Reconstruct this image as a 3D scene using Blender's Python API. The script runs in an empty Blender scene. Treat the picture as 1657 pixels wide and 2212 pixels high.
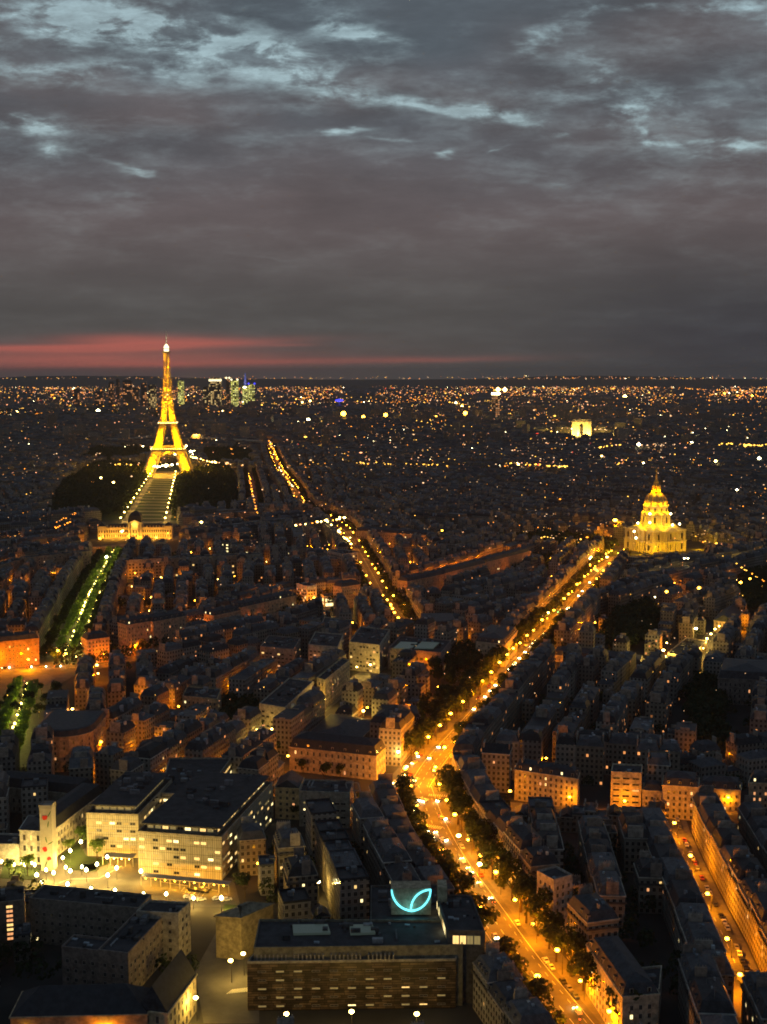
import bpy, math, random
import numpy as np
from mathutils import Vector
R = math.radians
rnd = random.Random(7)
sc = bpy.context.scene
C = sc.collection

# ---------------------------------------------------------------- camera
CAM_H = 230.0
PITCH = R(6.55)
F_PX, U0, V0, VH = 2620.0, 828.5, 1106.0, 2212.0
cd = bpy.data.cameras.new('camera')
cam = bpy.data.objects.new('camera', cd); C.objects.link(cam)
cam.location = (0, 0, CAM_H); cam.rotation_euler = (R(90) - PITCH, 0, 0)
cd.sensor_fit = 'VERTICAL'; cd.sensor_height = 36.0; cd.lens = 36.0 * F_PX / VH
cd.clip_start = 1.0; cd.clip_end = 90000.0
sc.camera = cam
CP, SP = math.cos(PITCH), math.sin(PITCH)

# ---------------------------------------------------------------- render
sc.render.engine = 'CYCLES'
sc.view_settings.view_transform = 'Standard'; sc.view_settings.look = 'None'
sc.view_settings.exposure = 0.0; sc.view_settings.gamma = 1.0
cy = sc.cycles
cy.use_denoising = True
try: cy.denoiser = 'OPENIMAGEDENOISE'; cy.denoising_prefilter = 'ACCURATE'
except Exception: pass
cy.use_light_tree = True
cy.max_bounces = 3; cy.diffuse_bounces = 2; cy.glossy_bounces = 1; cy.transmission_bounces = 1
cy.volume_bounces = 0; cy.transparent_max_bounces = 4
cy.sample_clamp_indirect = 3.0; cy.sample_clamp_direct = 0.0
cy.caustics_reflective = False; cy.caustics_refractive = False
cy.pixel_filter_type = 'BLACKMAN_HARRIS'; cy.filter_width = 1.8

# ---------------------------------------------------------------- pixel -> world (photo read at 1657 x 2212)
def ray(u, v):
    a, b = (u - U0) / F_PX, (V0 - v) / F_PX
    return (a, CP + b * SP, -SP + b * CP)
def G(u, v, z=0.0):                      # point where the ray through (u, v) meets height z
    r = ray(u, v); t = (z - CAM_H) / r[2]
    return (r[0] * t, r[1] * t)
def ZAT(u, v, y):                        # height at which that ray passes the plane y
    r = ray(u, v); return CAM_H + r[2] * (y / r[1])
def HH(u, vt, vb):                       # height of an upright edge seen from vt down to the ground at vb
    return ZAT(u, vt, G(u, vb)[1])
def MPP(v): return math.hypot(G(U0, v)[1], CAM_H) / F_PX    # metres per photo pixel on the ground

# ---------------------------------------------------------------- sky: dusk overcast with blue gaps and a red strip
world = bpy.data.worlds.new("World"); sc.world = world; world.use_nodes = True
W = world.node_tree; W.nodes.clear()
def N(tree, t, **k):
    n = tree.nodes.new(t)
    for a, b in k.items(): setattr(n, a, b)
    return n
class NT:
    """small expression helper for node maths"""
    def __init__(s, tree): s.t = tree
    def m(s, op, a, b=None, c=None, clamp=False):
        n = N(s.t, 'ShaderNodeMath', operation=op, use_clamp=clamp)
        for i, x in enumerate((a, b, c)):
            if x is None: continue
            if isinstance(x, (int, float)): n.inputs[i].default_value = x
            else: s.t.links.new(x, n.inputs[i])
        return n.outputs[0]
    def mix(s, f, a, b):
        n = N(s.t, 'ShaderNodeMix', data_type='RGBA')
        for k, x in ((0, f), (6, a), (7, b)):
            if isinstance(x, (int, float)): n.inputs[k].default_value = x
            elif isinstance(x, tuple): n.inputs[k].default_value = (*x[:3], 1)
            else: s.t.links.new(x, n.inputs[k])
        return n.outputs[2]
    def comb(s, x, y, z):
        n = N(s.t, 'ShaderNodeCombineXYZ')
        for i, a in enumerate((x, y, z)):
            if isinstance(a, (int, float)): n.inputs[i].default_value = a
            else: s.t.links.new(a, n.inputs[i])
        return n.outputs[0]
    def noise(s, vec, scale, detail=4, rough=.55, dist=0.0):
        n = N(s.t, 'ShaderNodeTexNoise'); n.inputs['Scale'].default_value = scale
        n.inputs['Detail'].default_value = detail; n.inputs['Roughness'].default_value = rough
        n.inputs['Distortion'].default_value = dist
        if vec is not None: s.t.links.new(vec, n.inputs['Vector'])
        return n.outputs['Fac']
    def ramp(s, x, lo, hi, a=0.0, b=1.0):
        n = N(s.t, 'ShaderNodeMapRange', interpolation_type='SMOOTHSTEP')
        s.t.links.new(x, n.inputs[0])
        n.inputs[1].default_value = lo; n.inputs[2].default_value = hi
        n.inputs[3].default_value = a; n.inputs[4].default_value = b
        return n.outputs[0]
def lin(r, g, b):
    f = lambda c: ((c / 255 + .055) / 1.055) ** 2.4 if c > 10.3 else c / 255 / 12.92
    return (f(r), f(g), f(b))
w = NT(W)
tc = N(W, 'ShaderNodeTexCoord'); sp = N(W, 'ShaderNodeSeparateXYZ')
W.links.new(tc.outputs['Generated'], sp.inputs[0])
X, Y, Z = sp.outputs
Zp = w.m('MAXIMUM', Z, 0.0)
# cloud deck in perspective: direction projected on a layer overhead, eased near the horizon
den = w.m('ADD', Zp, 0.10)
deck = w.comb(w.m('DIVIDE', X, den), w.m('DIVIDE', Y, den), 0.0)
Yp = w.m('MAXIMUM', Y, 0.15)
S = w.m('DIVIDE', X, Yp); T = w.m('DIVIDE', Zp, Yp)          # azimuth / elevation tangents of the western sky
stv = w.comb(w.m('MULTIPLY', S, 2.2), w.m('MULTIPLY', T, 7.0), 0.3)
w1 = w.m('SUBTRACT', w.noise(stv, 3.0, 5, .55), .5)
w2 = w.m('SUBTRACT', w.noise(w.comb(w.m('MULTIPLY', S, 2.2), w.m('MULTIPLY', T, 7.0), 9.7), 3.0, 5, .55), .5)
Sw = w.m('MULTIPLY_ADD', w1, .15, S); Tw = w.m('MULTIPLY_ADD', w2, .06, T)
front = w.ramp(Y, .2, .5)
def st(u, v):
    r = ray(u, v); return r[0] / r[1], r[2] / r[1]
def blob(u, v, ru, rv, amp, rot=0.0, warp=True):
    s0, t0 = st(u, v)
    ds = w.m('SUBTRACT', Sw if warp else S, s0); dt = w.m('SUBTRACT', Tw if warp else T, t0)
    c, s_ = math.cos(R(rot)), math.sin(R(rot))      # rot > 0: the right end sinks in the picture
    a = w.m('SUBTRACT', w.m('MULTIPLY', ds, c), w.m('MULTIPLY', dt, s_))
    b = w.m('ADD', w.m('MULTIPLY', ds, s_), w.m('MULTIPLY', dt, c))
    a = w.m('DIVIDE', a, ru / F_PX); b = w.m('DIVIDE', b, rv / F_PX)
    q = w.m('ADD', w.m('MULTIPLY', a, a), w.m('MULTIPLY', b, b))
    return w.m('MULTIPLY', w.m('EXPONENT', w.m('MULTIPLY', q, -1.0)), amp)
def total(bl):
    t = bl[0]
    for x in bl[1:]: t = w.m('ADD', t, x)
    return w.m('MULTIPLY', t, front)
# (u, v, radius u, radius v, strength, tilt): where the deck is thin
gaps = [(160, 30, 190, 45, .36, 0), (430, 110, 190, 34, .30, 12), (280, 80, 460, 110, .24, 4), (1000, 170, 520, 90, .14, 6), (1450, 190, 330, 150, .15, 0), (150, 330, 260, 60, .14, 5), (300, 60, 140, 60, .30, 0), (60, 130, 110, 30, .30, 0), (300, 160, 170, 20, .32, 0),
        (720, 60, 80, 45, .42, 30), (770, 85, 60, 14, .30, 5), (600, 150, 160, 22, .38, 14),
        (900, 205, 230, 18, .40, 12), (1050, 240, 90, 22, .48, 14), (40, 262, 90, 14, .62, 6), (120, 285, 45, 14, .45, 0), (110, 345, 30, 26, .40, 60),
        (290, 388, 55, 6, .36, 4), (740, 283, 60, 6, .45, 2), (860, 300, 60, 5, .25, 0), (945, 350, 16, 14, .62, 0), (1055, 338, 18, 5, .4, -20), (1200, 290, 60, 10, .28, -10),
        (1380, 230, 70, 26, .52, -8), (1425, 285, 26, 16, .45, 60), (1500, 212, 120, 8, .30, 0), (1610, 315, 60, 8, .50, 0), (1500, 300, 90, 6, .30, 6),
        (1240, 50, 110, 30, .38, -38), (1200, 110, 60, 14, .30, -10), (1300, 165, 60, 18, .25, 50), (1460, 5, 220, 12, .40, 0), (1620, 30, 60, 30, .30, 0),
        (1570, 130, 110, 26, .14, -10), (280, 430, 70, 6, .16, 4), (600, 558, 90, 3, .16, 2), (60, 440, 120, 8, .12, 2), (1180, 400, 110, 9, .14, 4),
        (700, 590, 60, 4, .09, 8), (520, 685, 170, 3, .12, 0), (250, 535, 90, 5, .10, 8), (1000, 80, 160, 90, -.40, 0), (170, 220, 210, 34, -.42, 4),
        (200, 110, 130, 18, -.30, 8), (600, 230, 190, 22, -.22, 8), (700, 430, 380, 60, -.22, 0), (1500, 90, 150, 50, -.25, 0), (620, 40, 60, 60, -.25, 30)]
g = total([blob(*b) for b in gaps])
n_big = w.noise(deck, 1.3, 6, .56, .25); n_fine = w.noise(stv, 9.0, 8, .66, .15)
wisp = w.noise(w.comb(w.m('MULTIPLY', S, 2.6), w.m('MULTIPLY', T, 6.5), 4.4), 8.5, 8, .62, .25)      # tears the gaps into small pieces
g = w.m('MULTIPLY', g, w.ramp(wisp, .36, .64, .12, 1.55))
dens = w.m('ADD', g, w.m('ADD', w.m('MULTIPLY', w.m('SUBTRACT', n_big, .5), .60), w.m('MULTIPLY', w.m('SUBTRACT', n_fine, .5), .95)))
hi_t = w.ramp(T, .10, .42)                                   # gaps only well above the horizon
gap = w.m('MULTIPLY', w.m('POWER', w.m('MULTIPLY_ADD', dens, 1.22, .15, clamp=True), 1.75), w.m('MULTIPLY_ADD', w.ramp(T, .07, .18), .85, .15))
# colour of the deck: mauve grey in the middle, slate low down, bluish high up
n_tint = w.noise(deck, .7, 3, .5)
low, mid, high = lin(82, 80, 79), lin(100, 91, 92), lin(86, 95, 103)
base = w.mix(w.ramp(T, .04, .14), low, mid)
base = w.mix(w.m('MULTIPLY', w.ramp(n_tint, .25, .6), w.ramp(T, .10, .24)), base, high)
rightside = w.ramp(S, .02, .30)
base = w.mix(w.m('MULTIPLY', rightside, w.ramp(T, .14, .02)), base, lin(62, 62, 67))
shade = w.m('MULTIPLY_ADD', w.m('SUBTRACT', n_big, .5), w.ramp(T, .05, .22, .35, 1.1), 1.0)
shade = w.m('MULTIPLY', shade, w.m('MULTIPLY_ADD', w.m('SUBTRACT', n_fine, .5), w.ramp(T, .05, .22, .15, .6), 1.0))
vm = N(W, 'ShaderNodeVectorMath', operation='SCALE'); W.links.new(base, vm.inputs[0]); W.links.new(shade, vm.inputs['Scale'])
nish = N(W, 'ShaderNodeTexSky', sky_type='NISHITA'); nish.sun_disc = False
nish.sun_elevation = R(-2.0); nish.sun_rotation = R(-12); nish.air_density = 1.0; nish.dust_density = 1.0
opening = w.mix(.85, nish.outputs[0], lin(168, 196, 204))
gap = w.m('MULTIPLY', gap, w.ramp(w.noise(stv, 15.0, 6, .65), .3, .7, .55, 1.0))
col = w.mix(gap, vm.outputs[0], opening)
col = w.mix(w.m('MULTIPLY', w.ramp(Z, .30, .55), .75), col, lin(62, 78, 94))      # unseen sky overhead, darkened and blued to cool the light on the roofs
# red afterglow under the deck, to the left
# (u, v, radius u, radius v, strength, tilt)
reds = [(330, 745, 240, 10, .85, -2.0), (290, 731, 150, 11, .62, 0), (60, 752, 220, 8, .75, 0), (80, 778, 420, 13, .62, -.5), (520, 783, 400, 7, .46, -1.2), (930, 779, 170, 5, .35, -1), (620, 744, 60, 2.5, .2, 0), (150, 795, 500, 12, .30, 0), (220, 768, 430, 30, .30, 0)]
Tw, Sw = w.m('MULTIPLY_ADD', w2, .006, T), w.m('MULTIPLY_ADD', w1, .04, S)
red = w.m('MINIMUM', total([blob(*b) for b in reds]), 1.0)
red = w.m('MULTIPLY', red, w.m('MULTIPLY_ADD', w.noise(w.comb(w.m('MULTIPLY', S, 3.0), w.m('MULTIPLY', T, 60.0), 0.0), 4.0, 4, .5), .7, .62), clamp=True)
col = w.mix(red, col, lin(176, 98, 88))
bg = N(W, 'ShaderNodeBackground'); W.links.new(col, bg.inputs[0]); bg.inputs[1].default_value = 1.0
wo = N(W, 'ShaderNodeOutputWorld'); W.links.new(bg.outputs[0], wo.inputs[0])
world.cycles.sampling_method = 'MANUAL'; world.cycles.sample_map_resolution = 512

# ---------------------------------------------------------------- materials
def pmat(name, col, rough=.8, emit=None, es=0.0, var=0.0, vscale=.2, metal=0.0, spec=.3):
    m = bpy.data.materials.new(name); m.use_nodes = True
    t = m.node_tree; b = t.nodes['Principled BSDF']
    b.inputs['Roughness'].default_value = rough; b.inputs['Metallic'].default_value = metal
    b.inputs['Specular IOR Level'].default_value = spec
    b.inputs['Base Color'].default_value = (*col, 1)
    if var:
        h = NT(t); g_ = N(t, 'ShaderNodeNewGeometry')
        f = h.noise(g_.outputs['Position'], vscale, 4, .6)
        f = h.ramp(f, .25, .75, 1 - var, 1 + var)
        v = N(t, 'ShaderNodeVectorMath', operation='SCALE'); v.inputs[0].default_value = col
        t.links.new(f, v.inputs['Scale']); t.links.new(v.outputs[0], b.inputs['Base Color'])
    if emit:
        b.inputs['Emission Color'].default_value = (*emit, 1); b.inputs['Emission Strength'].default_value = es
        m.cycles.emission_sampling = 'NONE'
    return m
def wall_mat(name, bay, floor, lit=0.0, e1=(1.0, .36, .10), e2=(1.0, .72, .42), wx=(.27, .73), wy=(.24, .76), glass=(.012, .013, .016), es=1.6):
    """rendered wall whose windows follow the wall's own metres (UV); tone comes from each building"""
    m = bpy.data.materials.new(name); m.use_nodes = True
    t = m.node_tree; b = t.nodes['Principled BSDF']; h = NT(t)
    uv = N(t, 'ShaderNodeUVMap'); s = N(t, 'ShaderNodeSeparateXYZ'); t.links.new(uv.outputs[0], s.inputs[0])
    a = h.m('DIVIDE', s.outputs[0], bay); c = h.m('DIVIDE', s.outputs[1], floor)
    fa, fc = h.m('FRACT', a), h.m('FRACT', c)
    ia, ic = h.m('FLOOR', a), h.m('FLOOR', c)
    inx = h.m('MULTIPLY', h.m('GREATER_THAN', fa, wx[0]), h.m('LESS_THAN', fa, wx[1]))
    iny = h.m('MULTIPLY', h.m('GREATER_THAN', fc, wy[0]), h.m('LESS_THAN', fc, wy[1]))
    win = h.m('MULTIPLY', inx, iny)
    mull = h.m('LESS_THAN', h.m('ABSOLUTE', h.m('SUBTRACT', fa, .5)), .022)      # centre bar
    win = h.m('MULTIPLY', win, h.m('SUBTRACT', 1.0, mull))
    at = N(t, 'ShaderNodeAttribute', attribute_name='tone')
    g_ = N(t, 'ShaderNodeNewGeometry')
    dirt = h.ramp(h.noise(g_.outputs['Position'], .35, 5, .65), .3, .7, .72, 1.12)
    course = h.m('MULTIPLY_ADD', h.m('LESS_THAN', fc, .07), -.35, 1.0)           # string course at each floor
    vm_ = N(t, 'ShaderNodeVectorMath', operation='SCALE'); t.links.new(at.outputs['Color'], vm_.inputs[0])
    t.links.new(h.m('MULTIPLY', h.m('MULTIPLY', dirt, course), .78), vm_.inputs['Scale'])
    t.links.new(h.mix(win, vm_.outputs[0], glass), b.inputs['Base Color'])
    t.links.new(h.m('MULTIPLY_ADD', win, -.72, .9), b.inputs['Roughness'])
    b.inputs['Specular IOR Level'].default_value = .35
    if lit:
        wn = N(t, 'ShaderNodeTexWhiteNoise', noise_dimensions='3D')
        t.links.new(h.comb(ia, ic, .5), wn.inputs['Vector'])
        on = h.m('MULTIPLY', win, h.m('LESS_THAN', wn.outputs['Value'], lit))
        sc_ = N(t, 'ShaderNodeSeparateColor'); t.links.new(wn.outputs['Color'], sc_.inputs[0])
        ec = h.mix(sc_.outputs[0], e1, e2)
        t.links.new(ec, b.inputs['Emission Color'])
        t.links.new(h.m('MULTIPLY', on, h.m('MULTIPLY_ADD', sc_.outputs[1], es, .25)), b.inputs['Emission Strength'])
        m.cycles.emission_sampling = 'NONE'
    return m
def tone_mat(name, rough=.6, seam=0.0, spec=.3):
    m = bpy.data.materials.new(name); m.use_nodes = True
    t = m.node_tree; b = t.nodes['Principled BSDF']; h = NT(t)
    at = N(t, 'ShaderNodeAttribute', attribute_name='tone'); g_ = N(t, 'ShaderNodeNewGeometry')
    f = h.ramp(h.noise(g_.outputs['Position'], .45, 5, .7), .28, .72, .55, 1.45)
    if seam:
        uv = N(t, 'ShaderNodeUVMap'); s = N(t, 'ShaderNodeSeparateXYZ'); t.links.new(uv.outputs[0], s.inputs[0])
        f = h.m('MULTIPLY', f, h.m('MULTIPLY_ADD', h.m('LESS_THAN', h.m('FRACT', h.m('DIVIDE', s.outputs[0], seam)), .14), -.4, 1.0))
    v = N(t, 'ShaderNodeVectorMath', operation='SCALE'); t.links.new(at.outputs['Color'], v.inputs[0]); t.links.new(f, v.inputs['Scale'])
    t.links.new(v.outputs[0], b.inputs['Base Color']); b.inputs['Roughness'].default_value = rough
    b.inputs['Specular IOR Level'].default_value = spec
    return m
M = {}
M['wall'] = wall_mat('limestone_wall', 2.6, 3.1)
M['wall_far'] = wall_mat('town_wall', 2.6, 3.1, lit=.032)
M['wall_lit'] = wall_mat('tower_wall', 3.2, 3.4, lit=.16, es=1.1)
M['plain'] = tone_mat('render_plain', .9)
M['roof'] = tone_mat('zinc_roof', .55, .9)
M['asphalt'] = pmat('asphalt', (.11, .105, .10), .85, var=.25, vscale=.12)
M['walk'] = pmat('pavement_stone', (.15, .14, .13), .9, var=.2, vscale=.3)
M['ground'] = pmat('town_ground', (.05, .048, .045), .95, var=.45, vscale=.02)
M['paint'] = pmat('road_paint', (.62, .6, .55), .7)
M['lawn'] = pmat('lawn_grass', (.035, .06, .02), .95, var=.35, vscale=.15)
M['gravel'] = pmat('gravel_path', (.32, .27, .2), .95, var=.2, vscale=.4)
M['leaf'] = pmat('tree_leaves', (.022, .036, .014), .8, var=.5, vscale=.35, spec=.2)  # leaf colour darkened to nearly black for the unlit crowns
M['leaf2'] = pmat('tree_leaves_lamplit', (.07, .12, .03), .8, var=.5, vscale=.35, spec=.2)  # paler copy of the leaves, lamplight put into the colour
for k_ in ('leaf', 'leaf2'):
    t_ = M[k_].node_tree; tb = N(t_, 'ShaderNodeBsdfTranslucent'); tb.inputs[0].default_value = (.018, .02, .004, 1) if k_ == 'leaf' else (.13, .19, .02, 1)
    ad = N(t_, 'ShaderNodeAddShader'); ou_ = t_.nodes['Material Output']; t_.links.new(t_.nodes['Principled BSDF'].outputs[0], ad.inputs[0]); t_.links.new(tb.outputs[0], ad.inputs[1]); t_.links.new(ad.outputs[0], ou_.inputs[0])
M['bark'] = pmat('tree_bark', (.06, .045, .03), .95)
M['iron'] = pmat('dark_iron', (.04, .04, .042), .5, metal=.4)
M['tower'] = pmat('tower_brown_iron', (.55, .42, .22), .6)
M['stone'] = pmat('carved_stone', (.46, .41, .32), .9, var=.15, vscale=.5)
M['lead'] = pmat('lead_dome', (.20, .19, .17), .5, var=.3, vscale=.3)
M['gold'] = pmat('gilded_ribs', (.75, .5, .12), .35, metal=.6)
M['glass'] = pmat('dark_glass', (.015, .017, .02), .15, spec=.5)
M['slate'] = pmat('slate_roof', (.035, .038, .045), .6, var=.3, vscale=.5)
M['zincflat'] = pmat('flat_roof', (.05, .052, .058), .8, var=.4, vscale=.25)
M['white'] = pmat('white_render', (.46, .44, .38), .9, var=.08, vscale=.5)
M['frame'] = pmat('window_frame', (.35, .33, .3), .7)
M['redpaint'] = pmat('poppy_red_paint', (.55, .03, .02), .8)
M['greenpaint'] = pmat('stem_green_paint', (.05, .14, .05), .8)
M['e_sodium'] = pmat('sodium_lamp', (.8, .6, .2), .5, (1.0, .46, .03), 26.0)
M['e_warm'] = pmat('warm_lamp', (.8, .7, .4), .5, (1.0, .66, .16), 26.0)
M['e_white'] = pmat('white_lamp', (.9, .9, .9), .5, (1.0, .86, .42), 22.0)
M['e_green'] = pmat('green_lamp', (.1, .8, .5), .5, (.1, 1.0, .55), 5.0)
M['e_red'] = pmat('red_lamp', (.8, .1, .05), .5, (1.0, .06, .03), 3.0)
M['e_cyan'] = pmat('cyan_neon', (.4, .9, .95), .5, (.18, .80, .92), 1.5)
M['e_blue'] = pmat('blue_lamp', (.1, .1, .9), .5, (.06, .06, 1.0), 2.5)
M['w_lit'] = pmat('lit_window', (.5, .4, .2), .5, (1.0, .62, .20), 1.5)
M['w_lit2'] = pmat('lit_window_pale', (.5, .4, .2), .5, (1.0, .80, .36), 2.4)
M['w_lit3'] = pmat('lit_window_amber', (.5, .4, .2), .5, (1.0, .42, .16), 1.1)
M['w_dim'] = pmat('dim_window', (.3, .25, .12), .5, (.9, .66, .24), .28)
M['w_sky'] = pmat('skylight_glass', (.16, .2, .2), .35, (.55, .75, .55), .035, spec=.5)

# ---------------------------------------------------------------- objects and mesh collecting
def tag(o, label=None, cat=None, group=None, kind=None):
    if label: o['label'] = label
    if cat: o['category'] = cat
    if group: o['group'] = group
    if kind: o['kind'] = kind
    return o
def empty(name, loc=(0, 0, 0), rz=0.0):
    o = bpy.data.objects.new(name, None); C.objects.link(o); o.location = loc; o.rotation_euler.z = rz
    o.empty_display_size = 2; return o
def area2(p): return sum(p[i][0] * p[(i + 1) % len(p)][1] - p[(i + 1) % len(p)][0] * p[i][1] for i in range(len(p)))
def ccw(p): return list(p) if area2(p) > 0 else list(p)[::-1]
def inset(p, d):
    n = len(p); out = []
    for i in range(n):
        a, b, c = p[i - 1], p[i], p[(i + 1) % n]
        e1 = (b[0] - a[0], b[1] - a[1]); e2 = (c[0] - b[0], c[1] - b[1])
        l1 = math.hypot(*e1) or 1; l2 = math.hypot(*e2) or 1
        n1 = (-e1[1] / l1, e1[0] / l1); n2 = (-e2[1] / l2, e2[0] / l2)
        k = 1 + n1[0] * n2[0] + n1[1] * n2[1]; k = max(k, .3)
        out.append((b[0] + d * (n1[0] + n2[0]) / k, b[1] + d * (n1[1] + n2[1]) / k))
    return out
def rect(cx, cy, ang, w_, d_):
    c, s = math.cos(ang), math.sin(ang)
    return [(cx + c * a - s * b, cy + s * a + c * b) for a, b in ((-w_/2, -d_/2), (w_/2, -d_/2), (w_/2, d_/2), (-w_/2, d_/2))]
class MB:
    def __init__(s): s.v = []; s.f = []; s.m = []; s.uv = []; s.c = []; s.tone = (.3, .28, .24)
    def face(s, pts, mi=0, uv=None):
        k = len(s.v); s.v.extend(pts); n = len(pts); s.f.append(tuple(range(k, k + n))); s.m.append(mi)
        s.uv.extend(uv if uv else [(0.05, 0.05)] * n); s.c.extend([s.tone] * n)
    def wall(s, p, q, z0, z1, mi=0, u0=0.0, z1b=None):
        L = math.hypot(q[0] - p[0], q[1] - p[1]); zb = z1 if z1b is None else z1b
        s.face([(p[0], p[1], z0), (q[0], q[1], z0), (q[0], q[1], zb), (p[0], p[1], z1)], mi, [(u0, z0), (u0 + L, z0), (u0 + L, zb), (u0, z1)])
    def walls(s, poly, z0, z1, mi=0, u0=0.0):
        for i in range(len(poly)): s.wall(poly[i], poly[(i + 1) % len(poly)], z0, z1, mi, u0)
    def cap(s, poly, z, mi=0): s.face([(a, b, z) for a, b in poly], mi, [(a, b) for a, b in poly])
    def prism(s, poly, z0, z1, mi=0, top=None, bottom=False):
        s.walls(poly, z0, z1, mi); s.cap(poly, z1, mi if top is None else top)
        if bottom: s.cap(poly[::-1], z0, mi)
    def slope(s, a, b, za, zb, mi=0):         # loft between two rings
        n = len(a)
        for i in range(n):
            j = (i + 1) % n; L = math.hypot(a[j][0] - a[i][0], a[j][1] - a[i][1])
            s.face([(*a[i], za), (*a[j], za), (*b[j], zb), (*b[i], zb)], mi, [(0, 0), (L, 0), (L, 3), (0, 3)])
    def box(s, cx, cy, z0, z1, w_, d_, ang=0.0, mi=0, bottom=False): s.prism(rect(cx, cy, ang, w_, d_), z0, z1, mi, bottom=bottom)
    def beam(s, p, q, t, mi=0):
        p, q = Vector(p), Vector(q); d = (q - p)
        if d.length < 1e-6: return
        d.normalize(); up = Vector((0, 0, 1)) if abs(d.z) < .9 else Vector((1, 0, 0))
        a = d.cross(up).normalized() * t / 2; b = d.cross(a).normalized() * t / 2
        r0 = [p + a + b, p - a + b, p - a - b, p + a - b]; r1 = [x + (q - p) for x in r0]
        for i in range(4):
            j = (i + 1) % 4; s.face([tuple(r0[i]), tuple(r0[j]), tuple(r1[j]), tuple(r1[i])], mi)
        s.face([tuple(x) for x in r0[::-1]], mi); s.face([tuple(x) for x in r1], mi)
    def lathe(s, prof, cx=0, cy=0, z=0, n=24, mi=0, sx=1, sy=1):
        rings = [[(cx + r * sx * math.cos(2 * math.pi * i / n), cy + r * sy * math.sin(2 * math.pi * i / n), z + h) for i in range(n)] for r, h in prof]
        for a, b in zip(rings, rings[1:]):
            for i in range(n):
                j = (i + 1) % n; s.face([a[i], a[j], b[j], b[i]], mi)
    def octa(s, x, y, z, r, mi=0, sx=1.0, sz=1.0):
        p = [(x + r * sx, y, z), (x, y + r, z), (x - r * sx, y, z), (x, y - r, z)]; t, b = (x, y, z + r * sz), (x, y, z - r * sz)
        for i in range(4):
            j = (i + 1) % 4; s.face([p[i], p[j], t], mi); s.face([p[j], p[i], b], mi)
    def mesh(s, name, mats, smooth=False):
        me = bpy.data.meshes.new(name); nv = len(s.v); nf = len(s.f); nl = sum(len(f) for f in s.f)
        me.vertices.add(nv); me.vertices.foreach_set('co', np.array(s.v, dtype=np.float32).ravel())
        me.loops.add(nl); me.loops.foreach_set('vertex_index', np.arange(nl, dtype=np.int32))
        ln = np.array([len(f) for f in s.f], dtype=np.int32)
        me.polygons.add(nf); me.polygons.foreach_set('loop_start', np.concatenate(([0], np.cumsum(ln)[:-1])).astype(np.int32))
        try: me.polygons.foreach_set('loop_total', ln)
        except Exception: pass
        for m in mats: me.materials.append(M[m] if isinstance(m, str) else m)
        me.polygons.foreach_set('material_index', np.array(s.m, dtype=np.int32))
        uvl = me.uv_layers.new(name='UVMap'); uvl.data.foreach_set('uv', np.array(s.uv, dtype=np.float32).ravel())
        ca = me.color_attributes.new('tone', 'FLOAT_COLOR', 'CORNER')
        cc = np.ones((nl, 4), dtype=np.float32); cc[:, :3] = np.array(s.c, dtype=np.float32); ca.data.foreach_set('color', cc.ravel())
        me.update(calc_edges=True); me.validate()
        if smooth: me.polygons.foreach_set('use_smooth', [True] * nf)
        return me
    def build(s, name, mats, parent=None, smooth=False):
        o = bpy.data.objects.new(name, s.mesh(name, mats, smooth)); C.objects.link(o)
        if parent:
            o.parent = parent
        return o
def local(parent, mb):                        # shift a world-space mesh into its parent's space
    px, py = parent.location.x, parent.location.y; pz = parent.location.z
    mb.v = [(a - px, b - py, c - pz) for a, b, c in mb.v]; return mb
def part(parent, name, mb, mats, smooth=False, under=None):      # under: the part that carries this sub-part
    o = local(parent, mb).build(name, mats, parent, smooth)
    if under: o.parent = under
    return o
def light(parent, loc, power, col, radius=.5, kind='POINT', name='lamp_light', spot=None, aim=None):
    l = bpy.data.lights.new(name, kind); l.energy = power; l.color = col; l.shadow_soft_size = radius
    if kind == 'SPOT': l.spot_size = spot or R(90); l.spot_blend = .5
    o = bpy.data.objects.new(name, l); C.objects.link(o)
    if parent: o.parent = parent
    o.location = loc
    if aim: o.rotation_euler = (Vector(aim) - Vector(loc)).to_track_quat('-Z', 'Y').to_euler()
    return o

# ================================================================ GROUND, ROADS
def structure(o): o['kind'] = 'structure'; return o
gb = MB()
gb.cap([(-34000, -3000), (34000, -3000), (34000, 36000), (-34000, 36000)], 0.0)
structure(gb.build('ground', ['ground']))
def PL(pts): return [G(u, v) for u, v in pts]
def resample(pts, step):
    out = []; carry = 0.0
    for a, b in zip(pts, pts[1:]):
        L = math.hypot(b[0] - a[0], b[1] - a[1]); s = carry
        while s < L:
            t = s / L; out.append((a[0] + (b[0] - a[0]) * t, a[1] + (b[1] - a[1]) * t, math.atan2(b[1] - a[1], b[0] - a[0]))); s += step
        carry = s - L
    return out
def offset_line(pts, d):                   # d > 0: to the left of travel
    out = []
    for i in range(len(pts)):
        a = pts[max(i - 1, 0)]; b = pts[min(i + 1, len(pts) - 1)]
        L = math.hypot(b[0] - a[0], b[1] - a[1]); nx, ny = -(b[1] - a[1]) / L, (b[0] - a[0]) / L
        out.append((pts[i][0] + nx * d, pts[i][1] + ny * d))
    return out
def ribbon(mb, pts, half, z, mi=0, off=0.0):
    a = offset_line(pts, off + half); b = offset_line(pts, off - half)
    for i in range(len(pts) - 1):
        mb.face([(*b[i], z), (*b[i + 1], z), (*a[i + 1], z), (*a[i], z)], mi)
def smooth(pts, n=2):
    for _ in range(n):
        q = [pts[0]]
        for a, b in zip(pts, pts[1:]):
            q += [(a[0] * .75 + b[0] * .25, a[1] * .75 + b[1] * .25), (a[0] * .25 + b[0] * .75, a[1] * .25 + b[1] * .75)]
        pts = q + [pts[-1]]
    return pts
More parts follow.
